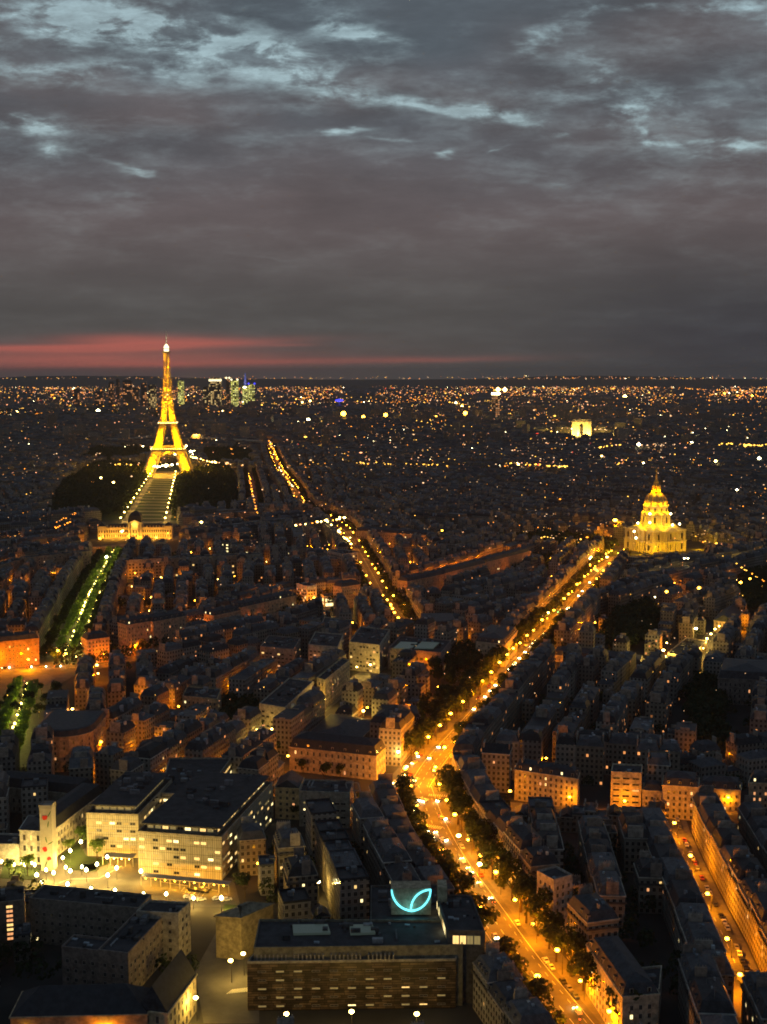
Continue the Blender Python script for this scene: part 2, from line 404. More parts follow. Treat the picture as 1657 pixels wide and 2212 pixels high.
# name: photo polyline, corridor between house fronts (m), carriageway (m)
ST = {
 'A': ([(1335, 1203), (1290, 1250), (1222, 1335), (1150, 1405), (1080, 1487), (1000, 1577), (940, 1642), (905, 1700)], 33, 17),
 'B': ([(905, 1700), (928, 1770), (975, 1860), (1045, 1955), (1120, 2065), (1205, 2170), (1300, 2290)], 34, 19),
 'H': ([(1448, 1765), (1459, 1803), (1490, 1875), (1529, 1957), (1566, 2029), (1603, 2118), (1640, 2200)], 15.5, 10),
 'C': ([(246, 1195), (229, 1225), (204, 1268), (179, 1324), (150, 1400), (135, 1432)], 40, 12),
 'C2': ([(60, 1490), (36, 1567), (10, 1660)], 40, 14),
 'K': ([(135, 1440), (215, 1436), (300, 1408), (430, 1383), (500, 1368), (593, 1338), (680, 1310), (770, 1302), (850, 1302), (952, 1272), (1045, 1240), (1110, 1216)], 32, 17),
 'D': ([(860, 1330), (823, 1300), (795, 1240), (745, 1150), (700, 1122), (652, 1107), (634, 1056), (612, 1035), (591, 992), (578, 950)], 34, 16),
 'D2': ([(888, 1384), (867, 1356), (852, 1322), (823, 1300)], 26, 13),
 'E': ([(552, 1112), (548, 1067), (538, 1022)], 30, 14),
 'M': ([(560, 1630), (600, 1600), (652, 1563), (695, 1527), (777, 1462), (822, 1440)], 13, 7),
 'Nn': ([(1095, 1742), (1200, 1748), (1330, 1758), (1450, 1765), (1560, 1752), (1680, 1735)], 13, 8),
 'Q': ([(1490, 1446), (1528, 1394), (1550, 1365)], 16, 9),
 'L': ([(0, 1442), (60, 1440), (135, 1438)], 46, 26),
 'X': ([(1175, 1352), (1222, 1335), (1330, 1300), (1420, 1270), (1560, 1240), (1680, 1215)], 16, 9),
 'Y': ([(690, 1128), (560, 1136), (420, 1150), (360, 1170), (215, 1182), (150, 1190), (60, 1215)], 18, 10),
}
SW = {k: smooth(PL(v[0]), 2) for k, v in ST.items()}
road, walk, mark = MB(), MB(), MB()
zc = {k: .012 + .004 * i for i, k in enumerate(ST)}
for k, (px, cw, rw) in ST.items():
    wp = SW[k]
    ribbon(walk, wp, cw / 2, .10 + zc[k] * .3, 0)
    ribbon(road, wp, rw / 2, .20 + zc[k], 0)
    if rw >= 8:                            # centre dashes and edge lines
        L = 0
        for x, y, a in resample(wp, 9.0 if rw > 12 else 12.0):
            mark.prism(rect(x, y, a, 4.0, .28), .29, .30, 0)
        if rw > 15:
            for off in (-rw / 4, rw / 4):
                for x, y, a in resample(offset_line(wp, off), 7.0): mark.prism(rect(x, y, a, 3.0, .18), .29, .30, 0)
            for off in (-rw / 2 + 2.6, rw / 2 - 2.6): ribbon(mark, wp, .14, .295, 0, off)
# the wide junction and the roundabout at the left
def poly_px(pts, z=0.0): return ccw([G(u, v, z) for u, v in pts])
junction = poly_px([(822, 1700), (880, 1640), (965, 1655), (985, 1700), (992, 1740), (985, 1800), (1000, 1870), (945, 1880), (905, 1805), (850, 1742)])
road.cap(junction, .285)
roundabout = poly_px([(-20, 1425), (120, 1420), (215, 1428), (180, 1450), (135, 1475), (110, 1500), (60, 1520), (-20, 1530)])
road.cap(roundabout, .287)
island = poly_px([(35, 1476), (60, 1463), (100, 1457), (120, 1466), (100, 1480), (60, 1490)])
walk.prism(island, .29, .42, 0)
def zebra(pa, pb, wid=3.4, n=None):
    a, b = G(*pa), G(*pb); L = math.hypot(b[0] - a[0], b[1] - a[1]); ang = math.atan2(b[1] - a[1], b[0] - a[0]); n = int(L / 1.15)
    for i in range(n):
        t = (i + .5) / n; mark.prism(rect(a[0] + (b[0] - a[0]) * t, a[1] + (b[1] - a[1]) * t, ang, .55, wid), .30, .315, 0)
for z_ in (((925, 1718), (985, 1722)), ((905, 1781), (955, 1790)), ((835, 1712), (868, 1742)), ((1190, 1352), (1215, 1362)), ((1010, 1560), (1035, 1572))): zebra(*z_)
structure(road.build('road', ['asphalt'])); structure(walk.build('pavement', ['walk'])); structure(mark.build('road_markings', ['paint']))
# the hospital forecourt
court = poly_px([(0, 1850), (118, 1800), (190, 1790), (300, 1850), (505, 1900), (520, 1960), (360, 1960), (200, 1925), (0, 1915)])
cb = MB(); cb.cap(court, .21); structure(cb.build('forecourt_paving', ['asphalt']))
cb = MB()
for q in ([(170, 1822), (186, 1850), (240, 1863), (200, 1882), (150, 1880), (130, 1850)], [(10, 1868), (90, 1878), (70, 1902), (0, 1898)], [(485, 1955), (560, 1960), (545, 2010), (480, 2010)],
          [(175, 1868), (215, 1868), (215, 1880), (190, 1884)]): cb.prism(poly_px(q), .1, .35)
structure(cb.build('lawn', ['lawn']))
cb = MB()
for i in range(6):
    a = G(395 + 9 * i, 1922 + 2 * i); cb.prism(rect(a[0], a[1], R(80), 5, .15), .21, .225)
for i in range(11):                     # hatching by the gate
    a = G(497 + 5.2 * i, 2143 - .6 * i); cb.prism(rect(a[0], a[1], R(60), 4, .4), .21, .225)
for a, b in (((128, 1908), (150, 1900)), ((150, 1900), (215, 1898)), ((215, 1898), (262, 1872)), ((345, 1905), (470, 1925))):
    p, q = G(*a), G(*b); ribbon(cb, [p, q], .22, .226, 0)
structure(cb.build('forecourt_markings', ['paint']))
service = poly_px([(470, 2010), (560, 2010), (560, 2212), (440, 2212), (420, 2100)])
cb = MB(); cb.cap(service, .2); structure(cb.build('service_road', ['asphalt']))

# the long park before the tower: dark turf with pale gravel cross paths
cb = MB(); cb.cap(poly_px([(100, 1122), (210, 1010), (330, 1000), (470, 1005), (505, 1115), (372, 1125)]), .02); structure(cb.build('park_ground', ['lawn']))
cb = MB()
lb, rb, lt, rt = G(258, 1146), G(357, 1146), G(331, 1028), G(381, 1030)
ribbon(cb, [lb, lt], 5, .05); ribbon(cb, [rb, rt], 5, .05)
for i in range(20):
    t = i / 19.0
    p = (lb[0] + (lt[0] - lb[0]) * t, lb[1] + (lt[1] - lb[1]) * t); q = (rb[0] + (rt[0] - rb[0]) * t, rb[1] + (rt[1] - rb[1]) * t)
    ribbon(cb, [p, q], 5.0 + 3 * rnd.random(), .054)
cb.cap(poly_px([(300, 1036), (415, 1034), (410, 1018), (310, 1018)]), .06)
structure(cb.build('gravel_path', ['gravel']))
# distant hills on the skyline
hb = MB(); hr = random.Random(3)
def hills(y0, prof, depth=2500, seg=60):
    pts = []
    for i in range(seg + 1):
        u = -500 + 2700 * i / seg
        v = np.interp(u, [p[0] for p in prof], [p[1] for p in prof]) + hr.uniform(-.7, .7)
        x = (u - U0) / F_PX * y0 * 1.0; pts.append((x, ZAT(u, v, y0)))
    for (xa, za), (xb, zb) in zip(pts, pts[1:]):
        hb.face([(xa, y0 - depth, 0), (xb, y0 - depth, 0), (xb, y0, zb), (xa, y0, za)]); hb.face([(xb, y0 + depth, 0), (xa, y0 + depth, 0), (xa, y0, za), (xb, y0, zb)])
hills(19000, [(-500, 818), (0, 816), (60, 812), (330, 812), (430, 817), (700, 820), (1000, 819), (1180, 813), (1300, 811), (1450, 814), (1560, 818), (1657, 819), (2200, 818)])
structure(hb.build('hills', ['ground']))

# ================================================================ OCCUPANCY
GX0, GX1, GY0, GY1, GS = -1300.0, 1300.0, 300.0, 3600.0, 2.5
NX, NY = int((GX1 - GX0) / GS), int((GY1 - GY0) / GS)
occ = np.zeros((NX, NY), dtype=bool)
def cells(poly):
    xs = [p[0] for p in poly]; ys = [p[1] for p in poly]
    i0, i1 = max(int((min(xs) - GX0) / GS) - 1, 0), min(int((max(xs) - GX0) / GS) + 2, NX)
    j0, j1 = max(int((min(ys) - GY0) / GS) - 1, 0), min(int((max(ys) - GY0) / GS) + 2, NY)
    if i1 <= i0 or j1 <= j0: return None
    gx = GX0 + (np.arange(i0, i1) + .5) * GS; gy = GY0 + (np.arange(j0, j1) + .5) * GS
    PX, PY = np.meshgrid(gx, gy, indexing='ij'); ins = np.zeros(PX.shape, dtype=bool)
    n = len(poly)
    for k in range(n):
        (ax, ay), (bx, by) = poly[k], poly[(k + 1) % n]
        if ay == by: continue
        cond = ((ay > PY) != (by > PY)) & (PX < (bx - ax) * (PY - ay) / (by - ay) + ax); ins ^= cond
    return i0, i1, j0, j1, ins
def reserve(poly):
    r = cells(poly)
    if r: occ[r[0]:r[1], r[2]:r[3]] |= r[4]
def is_free(poly, tol=.04):
    r = cells(poly)
    if r is None: return False
    sub = occ[r[0]:r[1], r[2]:r[3]][r[4]]
    return sub.size == 0 or sub.mean() <= tol
def reserve_line(pts, half):
    a = offset_line(pts, half); b = offset_line(pts, -half)
    for i in range(len(pts) - 1): reserve([b[i], b[i + 1], a[i + 1], a[i]])
for k, (px, cw, rw) in ST.items(): reserve_line(SW[k], cw / 2 + .5)
reserve_line(offset_line(SW['K'], -24), 10); reserve(poly_px([(-20, 1425), (150, 1425), (160, 1500), (140, 1560), (-20, 1560)])); reserve(junction); reserve(roundabout); reserve(court); reserve(service)
for q in ([(280, 1890), (520, 1900), (570, 1960), (580, 2090), (400, 2100), (300, 2060)], [(500, 2180), (1015, 2180), (1060, 2350), (460, 2350)], [(1355, 1190), (1510, 1190), (1525, 1228), (1345, 1236)], [(195, 1160), (385, 1160), (385, 1200), (195, 1206)],
          [(0, 1860), (130, 1860), (130, 1920), (0, 1920)], [(110, 1920), (410, 1950), (400, 2110), (100, 2110)], [(-20, 2150), (440, 2150), (460, 2370), (-20, 2370)], [(1105, 1712), (1310, 1725), (1440, 1760), (1440, 1822), (1105, 1800)], [(1515, 1745), (1680, 1740), (1680, 1800), (1530, 1800)],
          [(620, 1660), (850, 1670), (850, 1740), (620, 1735)], [(760, 1440), (850, 1440), (850, 1490), (730, 1490)], [(670, 1530), (770, 1470), (800, 1500), (720, 1570)], [(1385, 1415), (1475, 1425), (1475, 1470), (1385, 1460)], [(1195, 1425), (1390, 1440), (1390, 1462), (1195, 1450)], [(590, 1770), (760, 1785), (760, 1830), (590, 1830)], [(175, 1680), (300, 1680), (300, 1700), (175, 1700)]): reserve(poly_px(q))
PARKS = {   # photo outline, height of crowns, spacing
 'school_garden': ([(938, 1440), (1025, 1405), (1056, 1440), (1075, 1450), (1040, 1500), (985, 1560), (905, 1620), (880, 1600), (915, 1530), (950, 1509), (915, 1459)], 15, 8.5),
 'champ_left': ([(100, 1122), (135, 1050), (210, 1005), (310, 1008), (318, 1030), (268, 1118)], 16, 15),
 'champ_right': ([(388, 1032), (470, 1008), (500, 1020), (515, 1110), (420, 1122), (368, 1116)], 16, 15),
 'river_bank': ([(180, 1000), (210, 958), (320, 962), (330, 985), (300, 1000)], 16, 18),
 'palace_garden': ([(440, 990), (445, 955), (520, 965), (545, 985), (535, 1005), (450, 1005)], 15, 16),
 'dark_garden': ([(1290, 1400), (1330, 1335), (1400, 1318), (1425, 1345), (1395, 1400), (1340, 1412)], 15, 9),
 'east_garden': ([(1595, 1330), (1600, 1255), (1680, 1235), (1700, 1330)], 16, 11),
 'yard_trees': ([(1495, 1620), (1480, 1520), (1520, 1475), (1560, 1500), (1570, 1640)], 14, 9),
 'north_trees': ([(1110, 1170), (1180, 1160), (1270, 1170), (1330, 1180), (1320, 1200), (1120, 1190)], 14, 12),
 'esplanade': ([(1090, 1240), (1140, 1215), (1195, 1210), (1190, 1240)], 13, 11),
 'back_yard': ([(470, 1600), (480, 1530), (555, 1520), (560, 1600)], 13, 9),
}
PW = {k: poly_px(v[0]) for k, v in PARKS.items()}
for p in PW.values(): reserve(p)
reserve(poly_px([(290, 1040), (425, 1038), (410, 1000), (310, 1000)]))
reserve(poly_px([(205, 1165), (375, 1165), (378, 1122), (392, 1020), (322, 1020), (235, 1115)]))

# ================================================================ BUILDINGS
WALLTONE = [(.34, .31, .25), (.38, .35, .29), (.30, .28, .24), (.42, .39, .33), (.33, .28, .21), (.45, .43, .38), (.28, .27, .25)]
ROOFTONE = [(.052, .058, .068), (.035, .039, .046), (.075, .083, .095), (.025, .028, .032), (.10, .108, .12)]
def roof_geo(mb, poly, z, kind, mi=1, rise=None, r_=rnd):
    """returns the height of the roof's top"""
    if kind == 'flat':
        inn = inset(poly, .45); mb.slope(poly, inn, z, z + .02, 0)
        mb.walls(poly, z, z + .9, 0)
        mb.walls(inn[::-1], z + .02, z + .9, 0); mb.slope(poly, inn, z + .9, z + .9, 0); mb.cap(inn, z + .03, mi); return z + .9
    L = [math.hypot(poly[(i + 1) % len(poly)][0] - poly[i][0], poly[(i + 1) % len(poly)][1] - poly[i][1]) for i in range(len(poly))]
    short = min(L)
    if kind == 'mansard':
        h1 = rise or 3.4; d1 = min(1.7, short * .18); a = inset(poly, d1); mb.slope(poly, a, z, z + h1, mi)
        d2 = max(short / 2 - d1 - .4, .5); b = inset(a, d2); h2 = min(d2 * .38, 2.4); mb.slope(a, b, z + h1, z + h1 + h2, mi + 1); mb.cap(b, z + h1 + h2, mi + 1); return z + h1 + h2
    if kind == 'hip':
        d2 = short / 2 - .1; b = inset(poly, d2); h2 = rise or d2 * .55; mb.slope(poly, b, z, z + h2, mi); mb.cap(b, z + h2, mi); return z + h2
    if kind == 'gable':                     # ridge along the longer side, quads only
        p = poly if L[0] >= L[1] else poly[1:] + poly[:1]
        h2 = rise or short * .32
        m0 = ((p[0][0] + p[3][0]) / 2, (p[0][1] + p[3][1]) / 2); m1 = ((p[1][0] + p[2][0]) / 2, (p[1][1] + p[2][1]) / 2)
        mb.face([(*p[0], z), (*p[1], z), (*m1, z + h2), (*m0, z + h2)], mi, [(0, 0), (9, 0), (9, 5), (0, 5)]); mb.face([(*p[2], z), (*p[3], z), (*m0, z + h2), (*m1, z + h2)], mi, [(0, 0), (9, 0), (9, 5), (0, 5)])
        mb.face([(*p[1], z), (*p[2], z), (*m1, z + h2)], 0); mb.face([(*p[3], z), (*p[0], z), (*m0, z + h2)], 0); return z + h2
def chimney_geo(mb, x, y, z0, z1, ang, ln, pots=True, mi=0):
    mb.box(x, y, z0, z1, .7, ln, ang, mi)
    if pots:
        c, s = math.cos(ang), math.sin(ang); n = max(int(ln / .9), 1)
        for i in range(n):
            t = (i + .5) / n * ln - ln / 2; mb.box(x - s * t, y + c * t, z1 + .003, z1 + .7, .32, .32, ang, mi)
SOLO = []          # procedurally placed houses: (dist, args)
def house_args(cx, cy, ang, w_, d_, h, kind, r): SOLO.append(((cx * cx + cy * cy) ** .5, cx, cy, ang, w_, d_, h, kind, r.randrange(1 << 30)))
wmesh = {}
def window_mesh(w_, h, kind):
    k = (w_, h, kind)
    if k not in wmesh:                      # frame round a pane, in its own xz plane, facing -y
        b = MB(); t = .12
        for x0, x1, z0, z1 in ((-w_/2, w_/2, -h/2, -h/2 + t), (-w_/2, w_/2, h/2 - t, h/2), (-w_/2, -w_/2 + t, -h/2 + t, h/2 - t), (w_/2 - t, w_/2, -h/2 + t, h/2 - t), (-.04, .04, -h/2 + t, h/2 - t)):
            b.face([(x0, -.09, z0), (x1, -.09, z0), (x1, -.09, z1), (x0, -.09, z1)], 0)
            b.face([(x0, -.09, z1), (x1, -.09, z1), (x1, 0, z1), (x0, 0, z1)], 0); b.face([(x0, 0, z0), (x1, 0, z0), (x1, -.09, z0), (x0, -.09, z0)], 0)
            b.face([(x0, 0, z0), (x0, -.09, z0), (x0, -.09, z1), (x0, 0, z1)], 0); b.face([(x1, -.09, z0), (x1, 0, z0), (x1, 0, z1), (x1, -.09, z1)], 0)
        b.face([(-w_/2, -.03, -h/2), (w_/2, -.03, -h/2), (w_/2, -.03, h/2), (-w_/2, -.03, h/2)], 1)
        wmesh[k] = b.mesh('window', ['frame', kind])
    return wmesh[k]
def add_window(parent, p, q, s, z, w_=1.25, h=1.9, kind='glass', out=.03, name='window'):
    L = math.hypot(q[0] - p[0], q[1] - p[1]); ux, uy = (q[0] - p[0]) / L, (q[1] - p[1]) / L
    o = bpy.data.objects.new(name, window_mesh(w_, h, kind)); C.objects.link(o); o.parent = parent
    pl = parent.location
    o.location = (p[0] + ux * s + uy * out - pl.x, p[1] + uy * s - ux * out - pl.y, z - pl.z); o.rotation_euler.z = math.atan2(uy, ux)
    return o
def facing(p, q):                            # does wall p->q (outside on its right) face the camera
    nx, ny = q[1] - p[1], -(q[0] - p[0]); return nx * p[0] + ny * p[1] < 0
LITK = ['w_lit', 'w_lit', 'w_lit3', 'w_lit3', 'w_lit2']
def house(seed, cx, cy, ang, w_, d_, h, kind, label, group, near):
    r = random.Random(seed); poly = rect(cx, cy, ang, w_, d_)
    root = empty('apartment_house', (cx, cy, 0)); tag(root, label, 'building', group)
    wall = MB(); wall.tone = r.choice(WALLTONE); wall.walls(poly, 0, h)
    out = inset(poly, -.35)
    if kind != 'flat':                       # cornice
        wall.tone = tuple(x * 1.1 for x in wall.tone); wall.walls(out, h - .45, h + .02, 1); wall.slope(poly, out, h - .45, h - .45, 1); wall.slope(out, poly, h + .02, h + .02, 1)
        if near and h > 15:
            bz = h - 3.3; ob = inset(poly, -.7); wall.tone = (.09, .085, .08); wall.slope(poly, ob, bz, bz, 1); wall.walls(ob, bz, bz + .15, 1); wall.slope(ob, poly, bz + .15, bz + .15, 1); wall.walls(inset(poly, -.66), bz + .15, bz + .85, 1)
    rb_ = MB(); rt = r.choice(ROOFTONE); rb_.tone = rt; top = roof_geo(rb_, poly, h + .03, kind, 1, r_=r)
    part(root, 'wall', wall, ['wall', 'plain']); ro = part(root, 'roof', rb_, ['plain', 'roof', 'roof'])
    c, s = math.cos(ang), math.sin(ang)
    if kind in ('mansard', 'hip', 'gable'):
        for e in ((-1, 1) if r.random() < .5 else (r.choice((-1, 1)),)):
            ch = MB(); ch.tone = r.choice([(.30, .24, .19), (.36, .32, .27), (.24, .2, .17)]); ln = d_ * r.uniform(.28, .6); t = e * (w_ / 2 - .45); q = r.uniform(-.15, .15) * d_
            chimney_geo(ch, cx + c * t - s * q, cy + s * t + c * q, h, top + r.uniform(.7, 1.6), ang, ln, near); part(root, 'chimney', ch, ['plain'], under=ro)
    else:
        bx = MB(); bx.tone = (.16, .17, .18); bx.box(cx + r.uniform(-.3, .3) * w_, cy + r.uniform(-.2, .2) * d_, h, h + r.uniform(1.6, 2.6), r.uniform(2, 3.2), r.uniform(2, 3), ang); part(root, 'lift_housing', bx, ['plain'], under=ro)
    if near:                                 # roof windows, vents and aerials
        for k in range(r.randint(2, 5)):
            t, q = r.uniform(-.4, .4) * w_, r.uniform(-.2, .2) * d_; X_, Y_ = cx + c * t - s * q, cy + s * t + c * q; b = MB(); v_ = r.random()
            if v_ < .5: b.tone = r.choice([(.3, .36, .42), (.45, .5, .52), (.2, .24, .28)]); b.box(X_, Y_, top - 1.2, top + .12, r.uniform(.8, 1.8), r.uniform(.8, 1.4), ang); part(root, 'roof_window', b, ['plain'], under=ro)
            elif v_ < .8: b.tone = (.25, .25, .26); b.box(X_, Y_, top - 1, top + r.uniform(.5, 1.1), r.uniform(.6, 1.6), r.uniform(.5, 1), ang); part(root, 'vent', b, ['plain'], under=ro)
            else: b.tone = (.2, .2, .2); b.beam((X_, Y_, top - 1), (X_, Y_, top + 3.2), .14); b.beam((X_ - .7, Y_, top + 2.8), (X_ + .7, Y_, top + 2.8), .1); part(root, 'aerial', b, ['plain'], under=ro)
    for i in range(4):
        p, q = poly[i], poly[(i + 1) % 4]
        if not facing(p, q): continue
        L = math.hypot(q[0] - p[0], q[1] - p[1]); nb, nf = int(L / 2.6), int((h - .6) / 3.1)
        if near and kind == 'mansard' and i in (0, 2):
            a_ = math.atan2(q[1] - p[1], q[0] - p[0])
            for k in range(0, nb, 2 if nb > 5 else 1):
                if r.random() < .25: continue
                t = (k + .5) * 2.6; nx, ny = math.sin(a_), -math.cos(a_)
                dm = MB(); dm.tone = (.30, .28, .24); X_, Y_ = p[0] + math.cos(a_) * t - nx * 1.0, p[1] + math.sin(a_) * t - ny * 1.0
                dm.box(X_, Y_, h + .5, h + 2.3, 1.25, 1.3, a_); dm.tone = rt; dm.box(X_, Y_, h + 2.303, h + 2.45, 1.5, 1.5, a_)
                dm.face([(X_ + math.cos(a_) * e + nx * .67, Y_ + math.sin(a_) * e + ny * .67, h + zz) for e, zz in ((-.42, .8), (.42, .8), (.42, 2.1), (-.42, 2.1))], 1 if r.random() > .05 else 2)
                part(root, 'dormer', dm, ['plain', 'glass', 'w_lit'], under=ro)
        n = sum(r.random() < (.03 if near else .022) for _ in range(nb * nf))
        for _ in range(min(n, 6)):
            b_, f_ = r.randrange(max(nb, 1)), r.randrange(max(nf - 3, 0), max(nf, 1))
            add_window(root, p, q, (b_ + .5) * 2.6, (f_ + .5) * 3.1, 1.2, 1.62, r.choice(LITK))
    return root
mass = MB()           # the houses beyond the nearest few hundred
def house_mass(mb, seed, cx, cy, ang, w_, d_, h, kind, detail=1):
    r = random.Random(seed); poly = rect(cx, cy, ang, w_, d_); mb.tone = r.choice(WALLTONE)
    mb.walls(poly, 0, h, 0, r.randrange(40) * 26.0)
    rt = r.choice(ROOFTONE); wt = mb.tone; mb.tone = rt
    if kind == 'flat': mb.cap(poly, h, 1); top = h
    else:
        short = min(w_, d_)
        if detail: top = roof_geo(mb, poly, h, kind, 1, r_=r) if kind != 'gable' else roof_geo(mb, poly, h, 'hip', 1, r_=r)
        else: top = roof_geo(mb, poly, h, 'hip', 1, r_=r)
    if detail:
        c, s = math.cos(ang), math.sin(ang)
        for e in (-1, 1):
            if r.random() < .6:
                mb.tone = (.32, .27, .22); t = e * (w_ / 2 - .5); mb.box(cx + c * t, cy + s * t, h, top + r.uniform(.6, 1.5), .8, d_ * r.uniform(.3, .6), ang, 3)
        for _ in range(r.randint(0, 3)): mb.tone = r.choice([(.42, .44, .46), (.22, .23, .25), (.3, .34, .4)]); mb.box(cx + r.uniform(-.3, .3) * w_ , cy + r.uniform(-.3, .3) * min(w_, d_), h, top + r.uniform(-.3, 1.0), r.uniform(.8, 2.4), r.uniform(.8, 2.2), ang, 3)

# ---- traced buildings
def quad(A, B, Cc, h):
    a, b, c = G(*A, h), G(*B, h), G(*Cc, h); return [a, b, c, (a[0] + c[0] - b[0], a[1] + c[1] - b[1])]
def traced(name, label, cat, poly, h, roof='mansard', walltone=(.36, .33, .27), rooftone=(.05, .055, .065), bay=2.9, floor=3.2, win=(1.2, 1.8), lit=.03, z0=0.0, dim=0.0,
           wins=True, group=None, rise=None, wallm='plain', roofm='roof', maxw=96, litk=LITK, ground_lit=0, first=0, chim=0, dorm=0, top_extra=None):
    poly = ccw(poly); cx = sum(p[0] for p in poly) / len(poly); cy = sum(p[1] for p in poly) / len(poly)
    r = random.Random(int(abs(cx * 13 + cy * 7)))
    root = empty(name, (cx, cy, 0)); tag(root, label, cat, group)
    wall = MB(); wall.tone = walltone; wall.walls(poly, z0, h)
    if roof != 'flat':
        out = inset(poly, -.4); wall.tone = tuple(x * 1.12 for x in walltone); wall.walls(out, h - .5, h + .02, 0); wall.slope(poly, out, h - .5, h - .5, 0); wall.slope(out, poly, h + .02, h + .02, 0)
    part(root, 'wall', wall, [wallm])
    rb_ = MB(); rb_.tone = rooftone
    if roof == 'flat': rb_.tone = walltone
    top = roof_geo(rb_, poly, h + .03, roof, 1, rise)
    ro = part(root, 'roof', rb_, ['plain', 'zincflat' if roof == 'flat' else roofm, roofm])
    cand = []
    for i in range(len(poly)):
        p, q = poly[i], poly[(i + 1) % len(poly)]
        if not facing(p, q): continue
        L = math.hypot(q[0] - p[0], q[1] - p[1]); nb, nf = max(int((L - .6) / bay), 1), max(int((h - .4 - z0) / floor), 1)
        off = (L - nb * bay) / 2
        if wins:
            for f_ in range(first, nf):
                for b_ in range(nb):
                    l_ = r.random() < lit or f_ < ground_lit
                    cand.append((0 if l_ else 1, r.random(), p, q, off + (b_ + .5) * bay, z0 + (f_ + .52) * floor, l_))
        if dorm and roof == 'mansard':
            a_ = math.atan2(q[1] - p[1], q[0] - p[0]); nx, ny = math.sin(a_), -math.cos(a_)
            for k in range(0, nb, dorm):
                t = off + (k + .5) * bay; X_, Y_ = p[0] + math.cos(a_) * t - nx * 1.0, p[1] + math.sin(a_) * t - ny * 1.0
                dm = MB(); dm.tone = (.36, .34, .3); dm.box(X_, Y_, h + .4, h + 2.4, 1.4, 1.3, a_); dm.tone = rooftone; dm.box(X_, Y_, h + 2.403, h + 2.6, 1.7, 1.5, a_)
                dm.face([(X_ + math.cos(a_) * e + nx * .67, Y_ + math.sin(a_) * e + ny * .67, h + zz) for e, zz in ((-.45, .7), (.45, .7), (.45, 2.1), (-.45, 2.1))], 1 if r.random() > lit * 2 else 2)
                part(root, 'dormer', dm, ['plain', 'glass', 'w_lit2'], under=ro)
    if len(cand) > maxw:                     # keep the lit ones and an even share of the dark ones
        cand.sort(key=lambda c_: (c_[0], c_[1])); cand = cand[:maxw]
    for _, _, p, q, s_, z_, l_ in cand:
        add_window(root, p, q, s_, z_, win[0], win[1], r.choice(litk) if l_ else ('w_dim' if r.random() < dim else 'glass'))
    L01 = math.hypot(poly[1][0] - poly[0][0], poly[1][1] - poly[0][1]); a01 = math.atan2(poly[1][1] - poly[0][1], poly[1][0] - poly[0][0])
    for k in range(chim):
        t = (k + .5) / chim; u_ = r.uniform(.35, .65)
        x = poly[0][0] + (poly[1][0] - poly[0][0]) * t + (poly[3 % len(poly)][0] - poly[0][0]) * u_; y = poly[0][1] + (poly[1][1] - poly[0][1]) * t + (poly[3 % len(poly)][1] - poly[0][1]) * u_
        ch = MB(); ch.tone = (.32, .27, .22); chimney_geo(ch, x, y, h, top + r.uniform(.6, 1.5), a01, r.uniform(2.5, 4.5)); part(root, 'chimney', ch, ['plain'], under=ro)
    if roof == 'flat' and len(poly) == 4:      # plant, ducts, vents and hatches
        ar = abs(area2(poly)) / 2; e1 = (poly[1][0] - poly[0][0], poly[1][1] - poly[0][1]); e2 = (poly[3][0] - poly[0][0], poly[3][1] - poly[0][1])
        for k in range(min(int(ar / 38) + 1, 22)):
            s_, t_ = r.uniform(.1, .9), r.uniform(.15, .85); x, y = poly[0][0] + e1[0] * s_ + e2[0] * t_, poly[0][1] + e1[1] * s_ + e2[1] * t_; b = MB(); v_ = r.random(); b.tone = r.choice([(.04, .045, .05), (.14, .15, .16), (.3, .31, .32), (.09, .09, .09)])
            if v_ < .35: b.box(x, y, h + .08, h + r.uniform(1.2, 2.6), r.uniform(1.5, 4), r.uniform(1.2, 2.6), a01); nm = 'roof_plant'
            elif v_ < .6: b.box(x, y, h + .08, h + r.uniform(.5, .9), r.uniform(4, 9) if ar > 250 else 2.5, .6, a01 + r.choice((0, math.pi / 2))); nm = 'duct'
            elif v_ < .85: b.box(x, y, h + .08, h + r.uniform(.5, 1.1), .9, .9, a01); nm = 'vent'
            else: b.tone = (.3, .36, .4); b.box(x, y, h + .08, h + .5, 2.0, 1.4, a01); nm = 'roof_hatch'
            part(root, nm, b, ['plain'], under=ro)
    reserve(inset(poly, -1.5))
    return root, poly, top

# ---------------------------------------------------------------- traced buildings, near to far
def slat_mat():
    m = bpy.data.materials.new('slatted_cladding'); m.use_nodes = True; t = m.node_tree; b = t.nodes['Principled BSDF']; h = NT(t)
    uv = N(t, 'ShaderNodeUVMap'); s = N(t, 'ShaderNodeSeparateXYZ'); t.links.new(uv.outputs[0], s.inputs[0])
    f = h.m('MULTIPLY_ADD', h.m('LESS_THAN', h.m('FRACT', h.m('DIVIDE', s.outputs[0], 1.05)), .3), -.42, 1.0)
    f = h.m('MULTIPLY', f, h.m('MULTIPLY_ADD', h.m('LESS_THAN', h.m('FRACT', h.m('DIVIDE', s.outputs[1], 3.75)), .06), -.6, 1.0))
    f = h.m('MULTIPLY', f, h.ramp(h.noise(h.comb(h.m('MULTIPLY', s.outputs[0], .6), h.m('MULTIPLY', s.outputs[1], .15), 0), 1.0, 3, .6), .3, .7, .75, 1.1))
    v = N(t, 'ShaderNodeVectorMath', operation='SCALE'); v.inputs[0].default_value = (.54, .49, .36); t.links.new(f, v.inputs['Scale']); t.links.new(v.outputs[0], b.inputs['Base Color']); return m
